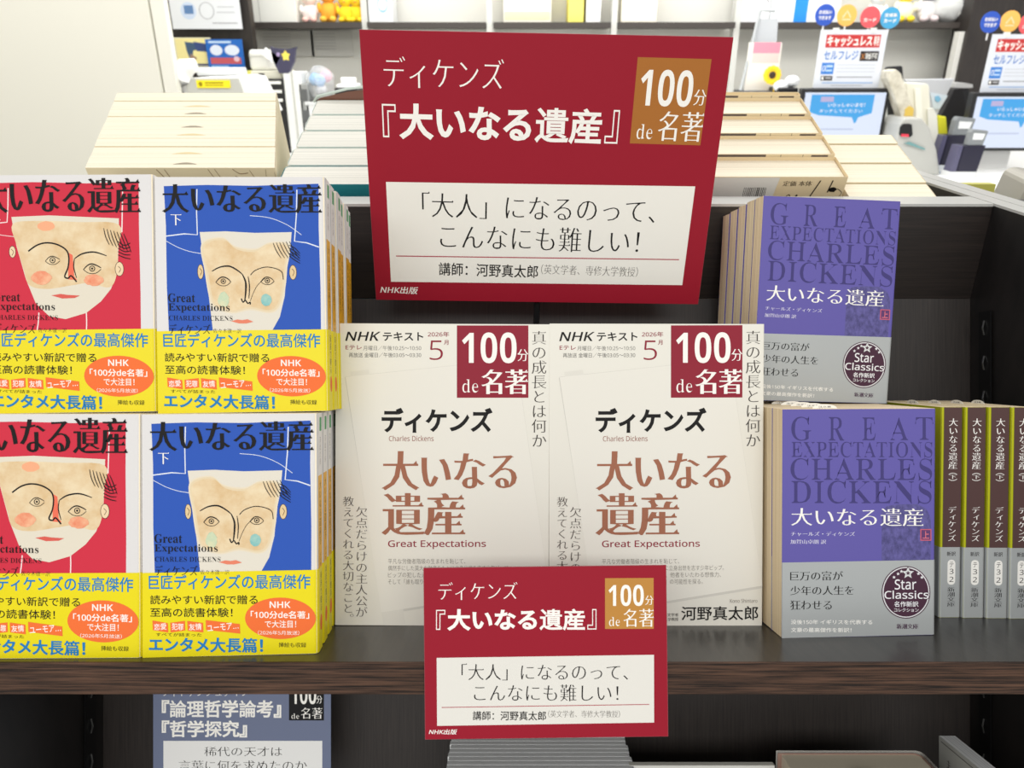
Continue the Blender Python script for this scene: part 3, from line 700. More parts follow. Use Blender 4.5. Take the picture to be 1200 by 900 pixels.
# beige printed books, barcode side out
pC = at(994, 209, .702); hC, TC0 = tray_frame(pC.x - .0775, .702, pC.z)
beige = mat((222, 203, 164), .5)
def strip_print(front):
    p = Print(.155, .03 if front else .005, [(0, 0), (310, 0), (310, 60 if front else 10), (0, 60 if front else 10)])
    if front:
        p.poly([(0, 0), (188, 0), (180, 60), (0, 60)], (216, 214, 206))
        for i in range(16): p.rect(128 + i * 2.6, 20, 128 + i * 2.6 + random.choice((.9, 1.6, 1.2)), 38, BLK)
        p.text('定価 本体', 196, 7, 248, 17, (90, 80, 66), 'mingm'); p.line([(262, 6), (250, 40)], 1.6, BLK, False)
        p.line([(284, 6), (280, 30)], 1.6, BLK, False); p.oval(288, 24, 7, 5, BLK, 12, .2); p.line([(296, 22), (306, 30), (302, 40)], .8, (80, 70, 60)); p.line([(206, 40), (212, 34), (216, 42)], 1.2, (80, 70, 60)); p.oval(226, 36, 2, 2, BLK, 8)
    else:
        p.rect(0, 0, 310, 10, (226, 210, 172)); p.rect(60, 0, 182, 10, (104, 94, 86)); p.rect(266, 1, 297, 10, (108, 96, 86))
        p.rect(209, 0, 210, 10, (90, 80, 70)); p.rect(250, 0, 251, 10, (90, 80, 70))
    return p
mid = strip_print(False)
for k in range(5):
    T = TC0 @ Matrix.Translation((-.0008 * k, .0022 * k, -.0385 * k))
    t = make_book('beige_book', ('beige book with barcode and ink drawing, first of the row beside the large red sign' if k == 0 else f'beige book with brown printed strip, {ORD[k-1]} of the row from the barcode'), 'book', T, .155, hC + .0015, (.0375 if k < 4 else .008), .001, beige, pages_pale, group='beige printed books')
    pb_ = t.children[1]; pb_.scale = (1, (hC - .002) / (hC + .0015), 1)
    if k == 0: strip_print(True).put('cover_print', t, .0003, Matrix.Translation((0, hC + .0015 - .0304, 0)))
    else: mid.put('cover_print', t, .0003, Matrix.Translation((0, hC + .0015 - .0052, 0)))
# large cream page blocks
pD = at(1098, 231, .702); hD, TD = tray_frame(pD.x - .0395, .702, pD.z)
zz = 0
for k, D in enumerate((.0235, .0355, .0365, .0190)):
    T = TD @ Matrix.Translation((.0, .0010 * k, -zz)); zz += D + .001
    make_book('thick_book', ('thick pale book' + (' closest to the corner of the white trim' if k == 0 else f', {ORD[k-1]} of the row from the corner of the white trim')), 'book', T, .079, hD, D, .001, cream_cov, pages_pale, group='thick pale books by the white trim')

# ------------------------------------------------------------------ the store behind
def struct(name, mb, T=None): return tag(put(name, mb, None, T), kind='structure')
wallw = mat((232, 231, 224), .7)
struct('floor', MB().box(-5, 5, -3, 5, -.02, 0, mat((206, 200, 188), .5)))
a0, a1 = at(174, 0, 2.3), at(190, 0, 2.3)
struct('wall_left', MB().box(-4, a0.x - .004, 2.3, 2.34, 0, 2.9, mat((224, 222, 209), .6)))
struct('trim_1', MB().box(a0.x, a1.x, 2.306, 2.335, 0, 2.9, mat((226, 224, 212), .6)))
struct('wall_back', MB().box(-3, 5, 3.64, 3.70, 0, 2.9, mat((226, 225, 217), .7)))
def box_at(px0, py0, px1, py1, Y, depth, m, **k):
    """an upright box whose front spans these spots of the photograph at distance Y"""
    a, b = at(px0, py1, Y), at(px1, py0, Y)
    return MB().box(a.x, b.x, Y, Y + depth, a.z, b.z, m)
def framed(px0, py0, px1, py1, Y):
    a, b = at(px0, py1, Y), at(px1, py0, Y); pm = at((px0 + px1) / 2, (py0 + py1) / 2, Y)
    return a, b, b.z - a.z
darkp = grain('dark_partition', (34, 29, 27), (48, 42, 38), (60, 60, 8), .5, 3)
# dark partition and its posters
a, b, _ = framed(186, -60, 283, 130, 3.2)
put0 = tag(put('dark_partition', MB().box(a.x - .05, b.x, 3.2, 3.25, 0, 2.4, darkp)), 'dark brown partition carrying pale notices beside the pale wall', 'partition')
put0.name = 'notice_partition'
def sheet(name, label, cat, px0, py0, px1, py1, Y, m, fn=None, th=.004, parent=None, yaw=0, group=None, lean=0):
    a, b, h = framed(px0, py0, px1, py1, Y); W = b.x - a.x
    T = upright(Vector(((a.x + b.x) / 2, Y, a.z)), yaw) @ Matrix.Rotation(R(lean), 4, 'X')
    t = thing(name, label, cat, T, group)
    s = put('sheet', MB().box(-W / 2, W / 2, 0, h, -th, 0, m), t)
    if fn:
        p = Print(W, h, [(0, 0), (100, 0), (100, 100), (0, 100)]); fn(p); p.put('sheet_print', s, .0004)
    return t
def notice(p):
    for i in range(5): p.rect(6, 6 + i * 7, 90, 7.6 + i * 7, (196, 198, 204))
    p.oval(26, 66, 11, 16, (200, 214, 236)); p.rect(20, 56, 33, 72, (96, 130, 176)); p.ring(52, 66, 11, 16, 1.5, (180, 182, 188)); p.rect(68, 58, 92, 60, (196, 198, 204)); p.rect(66, 68, 92, 70, (196, 198, 204)); p.rect(58, 88, 94, 90, (170, 172, 178))
sheet('white_notice', 'white notice sheet with two round emblems above the payment posters', 'notice', 203, -30, 276, 34, 3.17, mat((226, 229, 234), .5), notice)
def hand(p):
    p.rrect(2, 3, 98, 97, 6, (238, 226, 160)); p.poly([(28, 14), (62, 20), (60, 40), (48, 46), (44, 78), (36, 74), (30, 44)], (70, 92, 120)); p.poly([(52, 14), (92, 22), (90, 50), (58, 46)], (62, 78, 128)); p.poly([(40, 55), (56, 70), (46, 90), (34, 80)], (160, 130, 110)); p.rect(30, 90, 97, 97, (60, 70, 110))
sheet('payment_poster', 'pale yellow poster of a hand holding a phone on the dark partition', 'poster', 209, 44, 246, 78, 3.17, mat((238, 232, 200), .5), hand)
def bluep(p):
    p.rect(0, 0, 100, 100, (40, 104, 190)); p.rect(8, 5, 70, 11, (190, 215, 240)); p.oval(27, 31, 17, 15, (222, 230, 244)); p.oval(70, 31, 20, 15, (222, 230, 244)); p.rect(8, 52, 92, 70, (196, 92, 100)); p.oval(80, 56, 8, 8, (225, 190, 200)); p.rect(8, 75, 55, 79, (150, 190, 230)); p.poly([(60, 84), (96, 80), (98, 98), (78, 98)], (130, 200, 235))
sheet('service_poster', 'blue and red service poster on the dark partition', 'poster', 246, 46, 283, 87, 3.16, mat((60, 120, 200), .5), bluep)
# white self checkout unit by the partition
white = mat((236, 236, 232), .35); grey = mat((188, 188, 180), .45); black = mat((28, 28, 30), .4)
t = thing('card_terminal', 'white terminal with yellow label behind the cream books', 'terminal', Matrix())
Yk = 2.35
a, b, h = framed(214, 89, 296, 135, Yk)
put('body', MB().prism([(a.x, a.z), (b.x + .02, a.z), (b.x - .02, b.z - .005), (b.x - .05, b.z), (a.x + .03, b.z - .006), (a.x - .0, b.z - .02)], Yk, Yk + .2, white, axis='y'), t, bevel=.004)
a, b, h = framed(227, 92, 284, 135, Yk - .006)
put('screen_panel', MB().prism([(a.x + .005, a.z), (b.x + .01, a.z), (b.x - .012, b.z), (a.x - .012, b.z)], Yk - .006, Yk, grey, axis='y'), t)
a, b, h = framed(231, 94, 269, 103, Yk - .009)
lbm = put('warning_label', MB().box(a.x, b.x, Yk - .009, Yk - .006, a.z, b.z, mat((245, 226, 30), .4)), t)
p = Print(b.x - a.x, h, [(0, 0), (100, 0), (100, 30), (0, 30)]); p.oval(12, 15, 6, 9, (150, 130, 20), 12); p.rect(25, 8, 80, 12, (140, 120, 20)); p.rect(25, 18, 80, 21, (160, 140, 30)); p.put('label_print', lbm, 0, upright(Vector(((a.x + b.x) / 2, Yk - .0095, a.z))))
c0 = at(222, 84, Yk); put('side_arm', MB().tube([at(208, 112, Yk), at(212, 92, Yk), at(218, 78, Yk), at(229, 76, Yk)], [.03, .028, .026, .018], white, 10), t, smooth=True)
put('paper_cover', MB().tube([at(232, 84, Yk + .1), at(288, 84, Yk + .1)], .012, mat((214, 216, 218), .5), 8), t)
put('cable', MB().tube([at(213, 73, Yk + .12), at(207, 82, Yk + .1), at(206, 100, Yk + .1)], .009, black, 8), t, smooth=True)
# counter
CZ = 1.0
t = thing('checkout_counter', 'long white checkout counter behind the book rack', 'counter', Matrix())
put('worktop', MB().box(a1.x + .012, 3.2, 2.05, 3.15, CZ - .03, CZ, mat((240, 240, 238), .35)), t, bevel=.002)
put('front_panel', MB().box(a1.x + .012, 3.2, 2.09, 2.12, .0, CZ - .03, mat((225, 225, 222), .5)), t)
# back shelves
BY = 3.45
uz = at(420, 24, BY).z; lz = at(420, 31, BY).z
boards = [(280, 423), (430, 569), (578, 716), (725, 862), (869, 1012), (1012, 1152)]
bw = mat((62, 56, 52), .5)
SB = thing('back_shelf', 'dark-edged shelf boards on pale uprights along the back wall', 'shelf', Matrix())
for (p0, p1) in boards:
    xa, xb = at(p0, 28, BY).x, at(p1, 28, BY).x
    put('shelf_board', MB().box(xa, xb, BY, 3.64, lz - .006, uz + .006 - .012, bw), SB)
for px in (426.5, 573.5, 720.5, 865.5):
    x = at(px, 28, BY).x; put('upright_post', MB().box(x - .012, x + .012, BY + .02, BY + .07, CZ, 2.3, mat((206, 206, 200), .5)), SB)
ST_ = uz - .006                                                    # the top of the boards
struct('wall_right', MB().box(at(1126, 60, 3.4).x, 5, 3.38, 3.5, 0, 2.6, darkp))
struct('trim_2', MB().box(at(1117, 60, 3.42).x, at(1126, 60, 3.42).x, 3.4, 3.44, 0, lz - .02, mat((214, 213, 206), .6)))
# paper notices under the board
for (x0, y0, x1, y1, lab) in ((304, 36, 366, 66, 'faded handwritten list pinned under the shelf above the dark snack bag'), (366, 36, 412, 66, 'faded printed list pinned under the shelf next to the large red sign')):
    sheet('wall_paper_sheet', lab, 'paper', x0, y0, x1, y1, 3.63, mat((214, 213, 206), .7), lambda p: [p.rect(10, 10 + i * 12, 60, 13 + i * 12, (188, 187, 184)) for i in range(6)])
# things on the back shelf
def on_shelf(px): return Vector((at(px, 20, BY + .08).x, BY + .1, ST_))
def shelf_box(name, label, px0, px1, htop, m, fn=None, cat='box', Y=BY + .03, d=.14):
    xa, xb = at(px0, 15, Y).x, at(px1, 15, Y).x; t = thing(name, label, cat, upright(Vector(((xa + xb) / 2, Y, ST_))))
    W = xb - xa; put('body', MB().box(-W / 2, W / 2, 0, htop, -d, 0, m), t, bevel=.002)
    if fn: p = Print(W, htop, [(0, 0), (100, 0), (100, 100), (0, 100)]); fn(p); p.put('box_print', t, .0006)
    return t
shelf_box('storage_box', 'large white storage box on the back shelf above the snack bag', 293, 347, .24, mat((240, 240, 232), .5), lambda p: p.rect(20, 60, 21, 100, (150, 150, 145)))
shelf_box('clear_pack', 'clear pack holding two yellow plush birds on the back shelf', 398, 426, .2, mat((226, 222, 214), .4), None, 'pack', BY + .09, .1)
shelf_box('white_carton', 'white carton with small round emblem on the back shelf', 432, 460, .22, mat((238, 240, 240), .5), lambda p: (p.ring(60, 70, 22, 14, 4, (150, 190, 215)), p.rect(30, 40, 90, 44, (190, 200, 210))))
shelf_box('cream_carton', 'wide cream carton on the back shelf over the large red sign', 590, 646, .2, mat((240, 236, 222), .5), lambda p: p.rect(2, 80, 98, 96, (226, 208, 176)))
shelf_box('yellow_file', 'pale yellow file box on the back shelf', 666, 684, .22, mat((244, 232, 110), .5), None, 'file')
shelf_box('white_file', 'white file box beside the pale yellow file box', 687, 704, .22, mat((240, 240, 238), .5), None, 'file')
shelf_box('low_carton', 'low cream carton on the back shelf left of the small round stickers', 728, 770, .18, mat((238, 232, 214), .5))
def tree(p):
    for P in ([(30, 0), (40, 20), (55, 30), (70, 45)], [(55, 30), (45, 50), (25, 62)], [(60, 0), (55, 30)], [(85, 10), (75, 30), (90, 70)], [(70, 45), (60, 60)], [(88, 40), (80, 55)]): p.line(P, 3, (90, 90, 92), taper=True)
shelf_box('tree_print_bag', 'white shopping bag printed with grey bare branches on the back shelf', 868, 902, .24, mat((236, 236, 238), .5), tree, 'bag')
shelf_box('blue_stripe_box', 'white box with a broad blue stripe on the back shelf', 903, 984, .24, mat((236, 240, 242), .5), lambda p: p.rect(34, 0, 53, 100, (44, 140, 230)))
def plush(name, label, px, Y, s, body, head=None, ears=None, extra=None, cat='plush toy'):
    t = thing(name, label, cat, Matrix.Translation(Vector((at(px, 18, Y).x, Y, ST_))))
    put('body', MB().ball((0, 0, .32 * s), (.30 * s, .26 * s, .34 * s), body), t, smooth=True)
    put('head', MB().ball((0, -.03 * s, .82 * s), (.27 * s, .25 * s, .25 * s), head or body), t, smooth=True)
    for k in (-1, 1):
        put('ear', MB().ball((k * .17 * s, 0, 1.04 * s), (.08 * s, .05 * s, .09 * s), ears or body, 10, 6), t, smooth=True)
        put('arm', MB().ball((k * .29 * s, -.1 * s, .45 * s), (.09 * s, .1 * s, .16 * s), body, 10, 6), t, smooth=True)
        put('foot', MB().ball((k * .16 * s, -.24 * s, .1 * s), (.12 * s, .14 * s, .1 * s), ears or body, 10, 6), t, smooth=True)
    for k in (-1, 1): put('eye', MB().ball((k * .09 * s, -.27 * s, .86 * s), .025 * s, black, 8, 5), t)
    put('muzzle', MB().ball((0, -.25 * s, .76 * s), (.08 * s, .05 * s, .05 * s), extra or mat((240, 232, 220), .8), 8, 5), t)
    return t
F = lambda c: mat(c, .9)
plush('plush_toy', 'pink and white plush toy on the back shelf beside the orange one', 364, BY + .08, .11, F((246, 236, 232)), F((250, 226, 214)), F((248, 200, 190)))
plush('plush_toy', 'orange plush toy with white chest on the back shelf', 386, BY + .08, .125, F((246, 176, 60)), F((244, 168, 60)), F((246, 190, 70)), F((252, 244, 228)))
plush('plush_toy', 'yellow plush bird, the one nearer the orange plush toy', 405.5, BY + .06, .10, F((250, 212, 40)), None, None, F((246, 160, 50)))
plush('plush_toy', 'yellow plush bird, the one farther from the orange plush toy', 418.5, BY + .06, .10, F((250, 212, 40)), None, None, F((246, 160, 50)))
plush('plush_toy', 'white plush toy with green cap behind the red round sticker', 1026, BY + .08, .11, F((238, 240, 238)), None, F((70, 110, 90)))
plush('plush_toy', 'yellow and white plush toy behind the light blue round sticker', 1058, BY + .08, .13, F((244, 240, 214)), F((250, 226, 60)), F((246, 214, 50)), F((250, 226, 60)))
plush('plush_toy', 'navy and white plush toy with red scarf on the back shelf', 1085, BY + .07, .135, F((232, 228, 226)), F((58, 66, 96)), F((226, 210, 210)), F((214, 70, 80)))
t = thing('fluffy_toy', 'white fluffy round toy in a clear bag at the end of the back shelf', 'plush toy', Matrix.Translation(Vector((at(1123, 18, BY).x, BY + .07, ST_))))
put('body', MB().ball((0, 0, .055), (.085, .06, .056), F((226, 226, 222)), 18, 11, None, .07), t, smooth=True)
put('clear_bag', MB().ball((-.005, 0, .065), (.098, .07, .066), mat((225, 228, 230), .15, alpha=.3), 16, 9, None, .06), t)
put('tuft', MB().ball((.03, 0, .11), (.045, .04, .04), F((232, 232, 226)), 12, 8, None, .1), t)

# clutter on the counter under the shelf, left
def block(name, label, cat, px0, py0, px1, py1, Y, d, m, bevel=.003, foot=True):
    a, b, h = framed(px0, py0, px1, py1, Y); t = thing(name, label, cat, upright(Vector(((a.x + b.x) / 2, Y, CZ if foot else a.z))))
    z0 = 0; H = b.z - (CZ if foot else a.z); W = b.x - a.x
    put('body', MB().box(-W / 2, W / 2, z0, H, -d, 0, m), t, bevel=bevel); return t, W, H
Yc = 3.0
t, W, H = block('letter_tray', 'black letter tray with white papers in the clutter left of the red sign', 'tray', 289, 93, 332, 110, Yc, .22, black)
for k in range(3): put('paper_stack', MB().box(-W / 2 + .006 + k * .002, W / 2 - .01, H - .016 - k * .03, H - .006 - k * .03, -.2, .003, mat((236, 236, 230), .6)), t)
t, W, H = block('cash_box', 'cream desk box with yellow tape on top of the letter tray', 'box', 290, 83, 330, 92.5, Yc + .02, .18, mat((224, 222, 206), .5), foot=False)
put('tape_strip', MB().box(-W * .48, -W * .38, 0, H + .001, -.02, .001, mat((226, 222, 110), .5)), t); put('clip', MB().box(-.02, .0, H * .3, H * .7, -.01, .003, black), t)
t, W, H = block('white_printer', 'rounded white machine standing on the cream desk box', 'machine', 293, 58, 315, 82.5, Yc + .05, .14, mat((226, 226, 222), .4), .012, False)
put('lid', MB().box(-W * .48, W * .5, H * .68, H * .7, -.13, .003, grey), t)
t = thing('paper_card', 'tilted white card leaning over the rounded white machine', 'card', upright(at(315, 70, Yc), 0) @ Matrix.Rotation(R(-35), 4, 'Z')); put('sheet', MB().box(-.03, .03, 0, .03, -.003, 0, mat((236, 238, 238), .5)), t)
t = thing('snack_bag', 'dark navy bag with a yellow star standing in the clutter', 'bag', upright(at(333, 86, Yc)))
navy = mat((62, 60, 86), .4)
put('body', MB().prism([(-.018, 0), (.018, 0), (.04, .04), (.05, .082), (.055, .088), (.02, .08), (-.03, .085), (-.04, .09), (-.035, .04)], -.02, 0, navy, axis='z'), t)
sp = Print(.07, .08, [(0, 0), (100, 0), (100, 100), (0, 100)]); star(sp, 62, 32, 24, (240, 220, 96), .6); sp.oval(24, 26, 9, 9, (170, 150, 190)); sp.put('bag_print', t, .0006, Matrix.Translation((.004, .004, 0)))
t, W, H = block('white_bin', 'tall white plastic box beside the letter tray', 'box', 334, 84, 352, 112, Yc, .12, mat((226, 227, 225), .4), .004)
put('divider', MB().box(-.003, .003, 0, H, -.002, .0022, grey), t)
t, W, H = block('white_tub', 'white plastic tub under the bag of sweets on the counter', 'tub', 360, 119, 392, 140, Yc, .12, mat((228, 229, 228), .4), .004)
put('rim', MB().box(-W * .52, W * .52, H - .012, H, -.122, .003, mat((214, 216, 216), .4)), t)
t = thing('candy_bag', 'clear bag with blue and pink sweets lying on the white tub', 'bag', Matrix.Translation(Vector((at(374, 119, Yc).x, Yc + .05, at(374, 119, Yc).z))))
for c, p in (((120, 180, 230), (-.02, 0, .075)), ((236, 170, 190), (.02, .01, .085)), ((232, 232, 235), (0, 0, .04)), ((150, 190, 236), (.0, -.01, .07))): put('sweet', MB().ball(p, .022, mat(c, .5), 10, 6, None, .08), t)
put('wrapper', MB().ball((0, 0, .06), (.055, .04, .06), mat((228, 230, 232), .15, alpha=.3), 14, 8, None, .08), t)
t, W, H = block('desk_machine', 'small black and white desk printer beside the large red sign', 'printer', 393, 103, 418, 120, 2.9, .15, black)
put('white_top', MB().box(-W * .42, W * .42, H * .985, H + .012, -.12, -.005, mat((232, 234, 234), .4)), t, bevel=.006); put('paper_roll', MB().tube([(-W * .3, H + .022, -.06), (W * .35, H + .022, -.06)], .011, mat((236, 236, 232), .6), 12), t)
t, W, H = block('drawer_unit', 'grey drawer unit on the counter between the white box and the sweets', 'drawer', 352, 98, 360, 125, Yc, .1, mat((150, 152, 150), .4))
for k in range(2): put('drawer_front', MB().box(-W * .4, W * .4, H * (.45 + k * .3), H * (.62 + k * .3), -.01, .003, mat((90, 92, 92), .4)), t)

# register signs, stickers, monitors
Yr = 2.55
def reg_sign(p):
    p.rect(9, 8, 91, 30, (190, 56, 56)); p.text('キャッシュレス', 11, 10, 79, 28, WHT, 'heavy'); p.text('専用', 81, 10, 89, 27, WHT, 'bold')
    p.text('セルフレジ', 9, 35, 61, 51, (70, 120, 190), 'bold'); p.rect(64, 36, 92, 53, (44, 42, 44)); p.text('現金不可', 72, 39, 90, 50, WHT, 'bold'); p.text('✕', 66, 40, 71, 50, (200, 130, 60), 'bold')
    p.rect(8, 56, 27, 76, (62, 124, 200)); p.ring(12, 66, 2.6, 5, 1, WHT, 12); p.rect(15, 60, 25, 64, (180, 205, 235)); p.rect(15, 68, 25, 71, (180, 205, 235)); p.rect(9, 79, 27, 87, (52, 48, 48)); p.oval(12, 83, 1.8, 3, WHT, 10); p.rect(16, 81, 25, 84, (170, 170, 170))
    for y in (59, 65, 71): p.rect(31, y, 90, y + 1.4, (196, 200, 206))
    p.rect(33, 80, 88, 82, (160, 162, 166)); p.rect(12, 90, 90, 92, (150, 180, 220)); p.rect(26, 95, 74, 96.4, (180, 184, 190))
def monitor_print(p):
    p.rect(0, 0, 100, 100, mat((226, 236, 255), .5, emit=1.0))
    p.poly([(8, 4), (86, 4), (86, 40), (70, 48), (68, 58), (66, 60), (62, 48), (40, 46), (20, 44), (8, 38)], mat((52, 168, 238), .5, emit=1.0))
    w = mat((244, 248, 255), .5, emit=1.0)
    p.rect(20, 8, 36, 18, mat((190, 180, 220), .5, emit=1.0)); p.text('いらっしゃいませ！', 30, 20, 76, 28, w, 'bold'); p.text('タッチしてください', 20, 32, 74, 39, w, 'medium')
    p.rect(24, 70, 66, 73, mat((196, 206, 230), .5, emit=1.0))
DISC = [('blue', (44, 84, 184), ('お支払い', 'できます')), ('orange', (248, 184, 92), ('', '')), ('red', (232, 90, 96), ('', 'カード')), ('light blue', (70, 160, 206), ('交通系', 'カード'))]
def register(dx, dy, which, discs):
    a, b, h = framed(955 + dx, 35 + dy, 1045 + dx, 102 + dy, Yr)
    t = sheet('register_sign', f'white cashless register sign above the monitor, {which}', 'sign', 953 + dx, 35 + dy, 1041 + dx, 103 + dy, Yr, mat((216, 220, 228), .4), reg_sign, .006, group='cashless register signs')
    W = t.children[0].dimensions[0]
    for k in (-1, 1): put('clip', MB().box(k * W * .28 - .008, k * W * .28 + .008, h * .97, h * 1.05, -.008, .003, mat((228, 228, 220), .4)), t)
    put('support', MB().box(-.02, .02, -.10, .08, -.03, -.012, black), t)
    a, b, h = framed(931 + dx, 103.5 + dy, 1044 + dx, 172 + dy, Yr - .02); W = b.x - a.x
    t = thing('register_monitor', f'black-framed touch monitor with pale blue screen, {which}', 'monitor', upright(Vector(((a.x + b.x) / 2, Yr - .02, a.z))), 'register monitors')
    s = put('housing', MB().box(-W / 2, W / 2, 0, h, -.035, 0, black), t, bevel=.004)
    sc = put('screen', MB().box(-W / 2 + .011, W / 2 - .011, .010, h - .012, -.002, .0008, mat((200, 215, 240), .3)), t)
    p = Print(W - .022, h - .022, [(0, 0), (100, 0), (100, 100), (0, 100)]); monitor_print(p); p.put('screen_image', sc, .001, Matrix.Translation((0, .010, 0)))
    foot = CZ - a.z
    put('stand', MB().box(-.05, .05, min(foot, -.01), .02, -.09, -.036, mat((206, 206, 204), .4)), t)
    for k, x, y in discs:
        nm, c, tx = DISC[k]; q = at(x, y, Yr + .02)
        d = thing('round_sticker', f'{nm} round payment sticker over the register sign {which}', 'sticker', upright(q), 'round payment stickers')
        r = .0300
        body = put('disc', MB().prism([(r * math.cos(2 * math.pi * i / 28), r * math.sin(2 * math.pi * i / 28)) for i in range(28)], -.002, 0, mat(c, .45), axis='z'), d)
        p = Print(2 * r, 2 * r, [(0, 0), (100, 0), (100, 100), (0, 100)])
        if tx[0]: p.text(tx[0], 18, 28, 82, 46, WHT, 'heavy')
        if tx[1]: p.text(tx[1], 18, 54, 82, 72, WHT, 'heavy')
        if not tx[0] and not tx[1]: p.line([(30, 60), (50, 30), (70, 60)], 6, (238, 214, 170), False); p.rect(28, 66, 72, 72, (238, 214, 170))
        p.put('disc_print', body, .0005, Matrix.Translation((0, -r, 0)))
        put('stalk', MB().box(-.002, .002, -r - .02, -r * .9, -.004, -.002, mat((230, 230, 228), .3)), d)
register(0, 0, 'the one nearer the large red sign', ((0, 967, 17.5), (1, 992.5, 18), (2, 1020, 20), (3, 1043.5, 21)))
register(196, 5, 'the one cut by the frame', ((0, 1161, 26), (1, 1184, 25), (2, 1206, 28)))

# clutter on the counter, right
t = thing('acrylic_stand', 'grey slanted acrylic card stand with pink and white card', 'stand', upright(at(893, 106, 2.9)))
put('frame', MB().tube([(-.075, 0, 0), (-.03, .255, -.03), (.02, .255, -.03)], .006, mat((178, 182, 184), .35), 8), t)
put('back_plate', MB().prism([(-.06, .0), (.05, .0), (.035, .23), (-.03, .23)], -.035, -.03, mat((196, 200, 204), .3), axis='z'), t)
cp = put('card', MB().box(-.062, .052, .0, .155, -.012, -.006, mat((240, 236, 226), .5)), t)
p = Print(.114, .155, [(0, 0), (100, 0), (100, 100), (0, 100)]); p.rect(14, 0, 96, 42, (246, 150, 168)); p.rect(14, 22, 96, 42, (248, 206, 200)); p.rect(0, 44, 100, 100, (242, 238, 228)); p.put('card_print', cp, 0, Matrix.Translation((-.005, 0, -.0055)))
t = thing('toy_sunflower', 'small yellow sunflower leaning on the pink and white card', 'flower', upright(at(905, 88, 2.85)))
for k in range(12):
    an = 2 * math.pi * k / 12; put('petal', MB().ball((.021 * math.cos(an), .021 * math.sin(an), 0), (.011, .011, .003), mat((250, 204, 30), .6), 8, 5), t)
put('flower_centre', MB().ball((0, 0, .003), (.012, .012, .005), mat((58, 40, 24), .7), 10, 6), t); put('stem', MB().tube([(.008, -.01, -.005), (.022, -.035, -.005), (.024, -.07, 0)], [.008, .012, .014], mat((244, 200, 30), .6), 8), t)
t, W, H = block('flat_device', 'flat black device under the pink and white card', 'device', 871, 107, 912, 114, 2.85, .14, mat((60, 62, 64), .35))
t, W, H = block('coin_machine', 'black coin machine with two white domes beside the monitor', 'machine', 911, 103, 936, 116, 2.8, .14, black)
for k in (-1, 1): put('dome', MB().ball((k * W * .27, H + .012 + .008 * k, -.03), (.026, .02, .026), mat((226, 228, 230), .25), 12, 8), t, smooth=True)
put('white_slot', MB().box(-W * .35, W * .3, H * .45, H * .62, -.01, .003, mat((220, 220, 218), .4)), t)
# card reader, bags and folder between the monitors; each stands on the counter
def silhouette(pts, Y, depth, m, o):
    """an upright solid with this outline, given as spots of the photograph, standing at distance Y; local to the point o"""
    P = [(at(x, y, Y) - o) for x, y in pts]; P = [(p.x, max(p.z, 0)) for p in P]
    return MB().prism([(a, b) for a, b in P], 0, depth, m, axis='y')
def stand_thing(name, label, cat, pts, Y, depth, m, group=None, bevel=.003, part='body'):
    o = Vector((at(sum(p[0] for p in pts) / len(pts), 150, Y).x, Y, CZ))
    t = thing(name, label, cat, Matrix.Translation(o), group)
    put(part, silhouette(pts, Y, depth, m, o), t, bevel=bevel)
    return t, o
def detail(t, o, name, pts, Y, depth, m, bevel=0): return put(name, silhouette(pts, Y, depth, m, o).__class__() if 0 else silhouette(pts, Y, depth, m, o), t, Matrix.Translation((0, Y - o.y, 0)) , bevel=bevel)
lg = mat((176, 176, 170), .4)
t, o = stand_thing('card_reader', 'grey-white card reader with black square lens between the monitors', 'card reader', [(1047, 225), (1098, 225), (1098, 175), (1090, 150), (1080, 138), (1060, 138), (1055, 146), (1050, 165)], 2.44, .12, lg, bevel=.006)
lens = detail(t, o, 'lens', [(1056, 160), (1067, 161), (1070, 158), (1069, 146), (1066, 145), (1058, 145), (1055, 149), (1054, 157)], 2.436, .006, mat((22, 22, 24), .3), .002)
detail(t, o, 'red_light', [(1056, 160), (1065, 160.5), (1065, 157.5), (1057, 157)], 2.434, .003, mat((226, 60, 80), .4))
detail(t, o, 'glass_edge', [(1060, 168), (1084, 176), (1084, 174), (1066, 166)], 2.435, .004, mat((110, 150, 150), .2))
crum = grain('crumpled_paper', (176, 168, 148), (226, 222, 206), (22, 22, 22), .7)
t, o = stand_thing('paper_bag', 'crumpled cream paper bag leaning out above the card reader', 'bag', [(1062, 225), (1080, 225), (1076, 140), (1066, 115), (1056, 86), (1050, 81), (1041, 83), (1040, 92), (1048, 112), (1056, 134)], 2.50, .05, crum)
detail(t, o, 'yellow_label', [(1060, 136), (1070, 136), (1071, 127), (1066, 124), (1061, 128)], 2.497, .003, mat((216, 184, 84), .5))
t, o = stand_thing('bag_bundle', 'upright bundle of cream paper bags between the monitors', 'paper bags', [(1062, 225), (1089, 225), (1089, 101), (1086, 98), (1062, 97)], 2.56, .08, mat((226, 223, 206), .6), part='bag')
detail(t, o, 'bag', [(1084, 225), (1096, 225), (1098, 135), (1094, 127), (1087, 128)], 2.552, .06, mat((222, 221, 210), .6))
detail(t, o, 'bag', [(1072, 225), (1080, 225), (1079, 104), (1072, 104)], 2.553, .05, mat((236, 234, 220), .6))
t, o = stand_thing('grey_folder', 'grey clear folder with a blue mark leaning behind the cream bags', 'folder', [(1085, 225), (1094, 225), (1099, 134), (1119, 92), (1060, 93), (1085, 134)], 2.66, .01, mat((196, 198, 202), .4), part='sheet')
detail(t, o, 'label', [(1094, 128), (1101, 128), (1111, 112), (1090, 108)], 2.657, .002, mat((208, 218, 226), .4)); detail(t, o, 'blue_mark', [(1096, 118), (1100, 120), (1103, 116), (1100, 112), (1096, 113)], 2.654, .002, mat((130, 185, 215), .4))
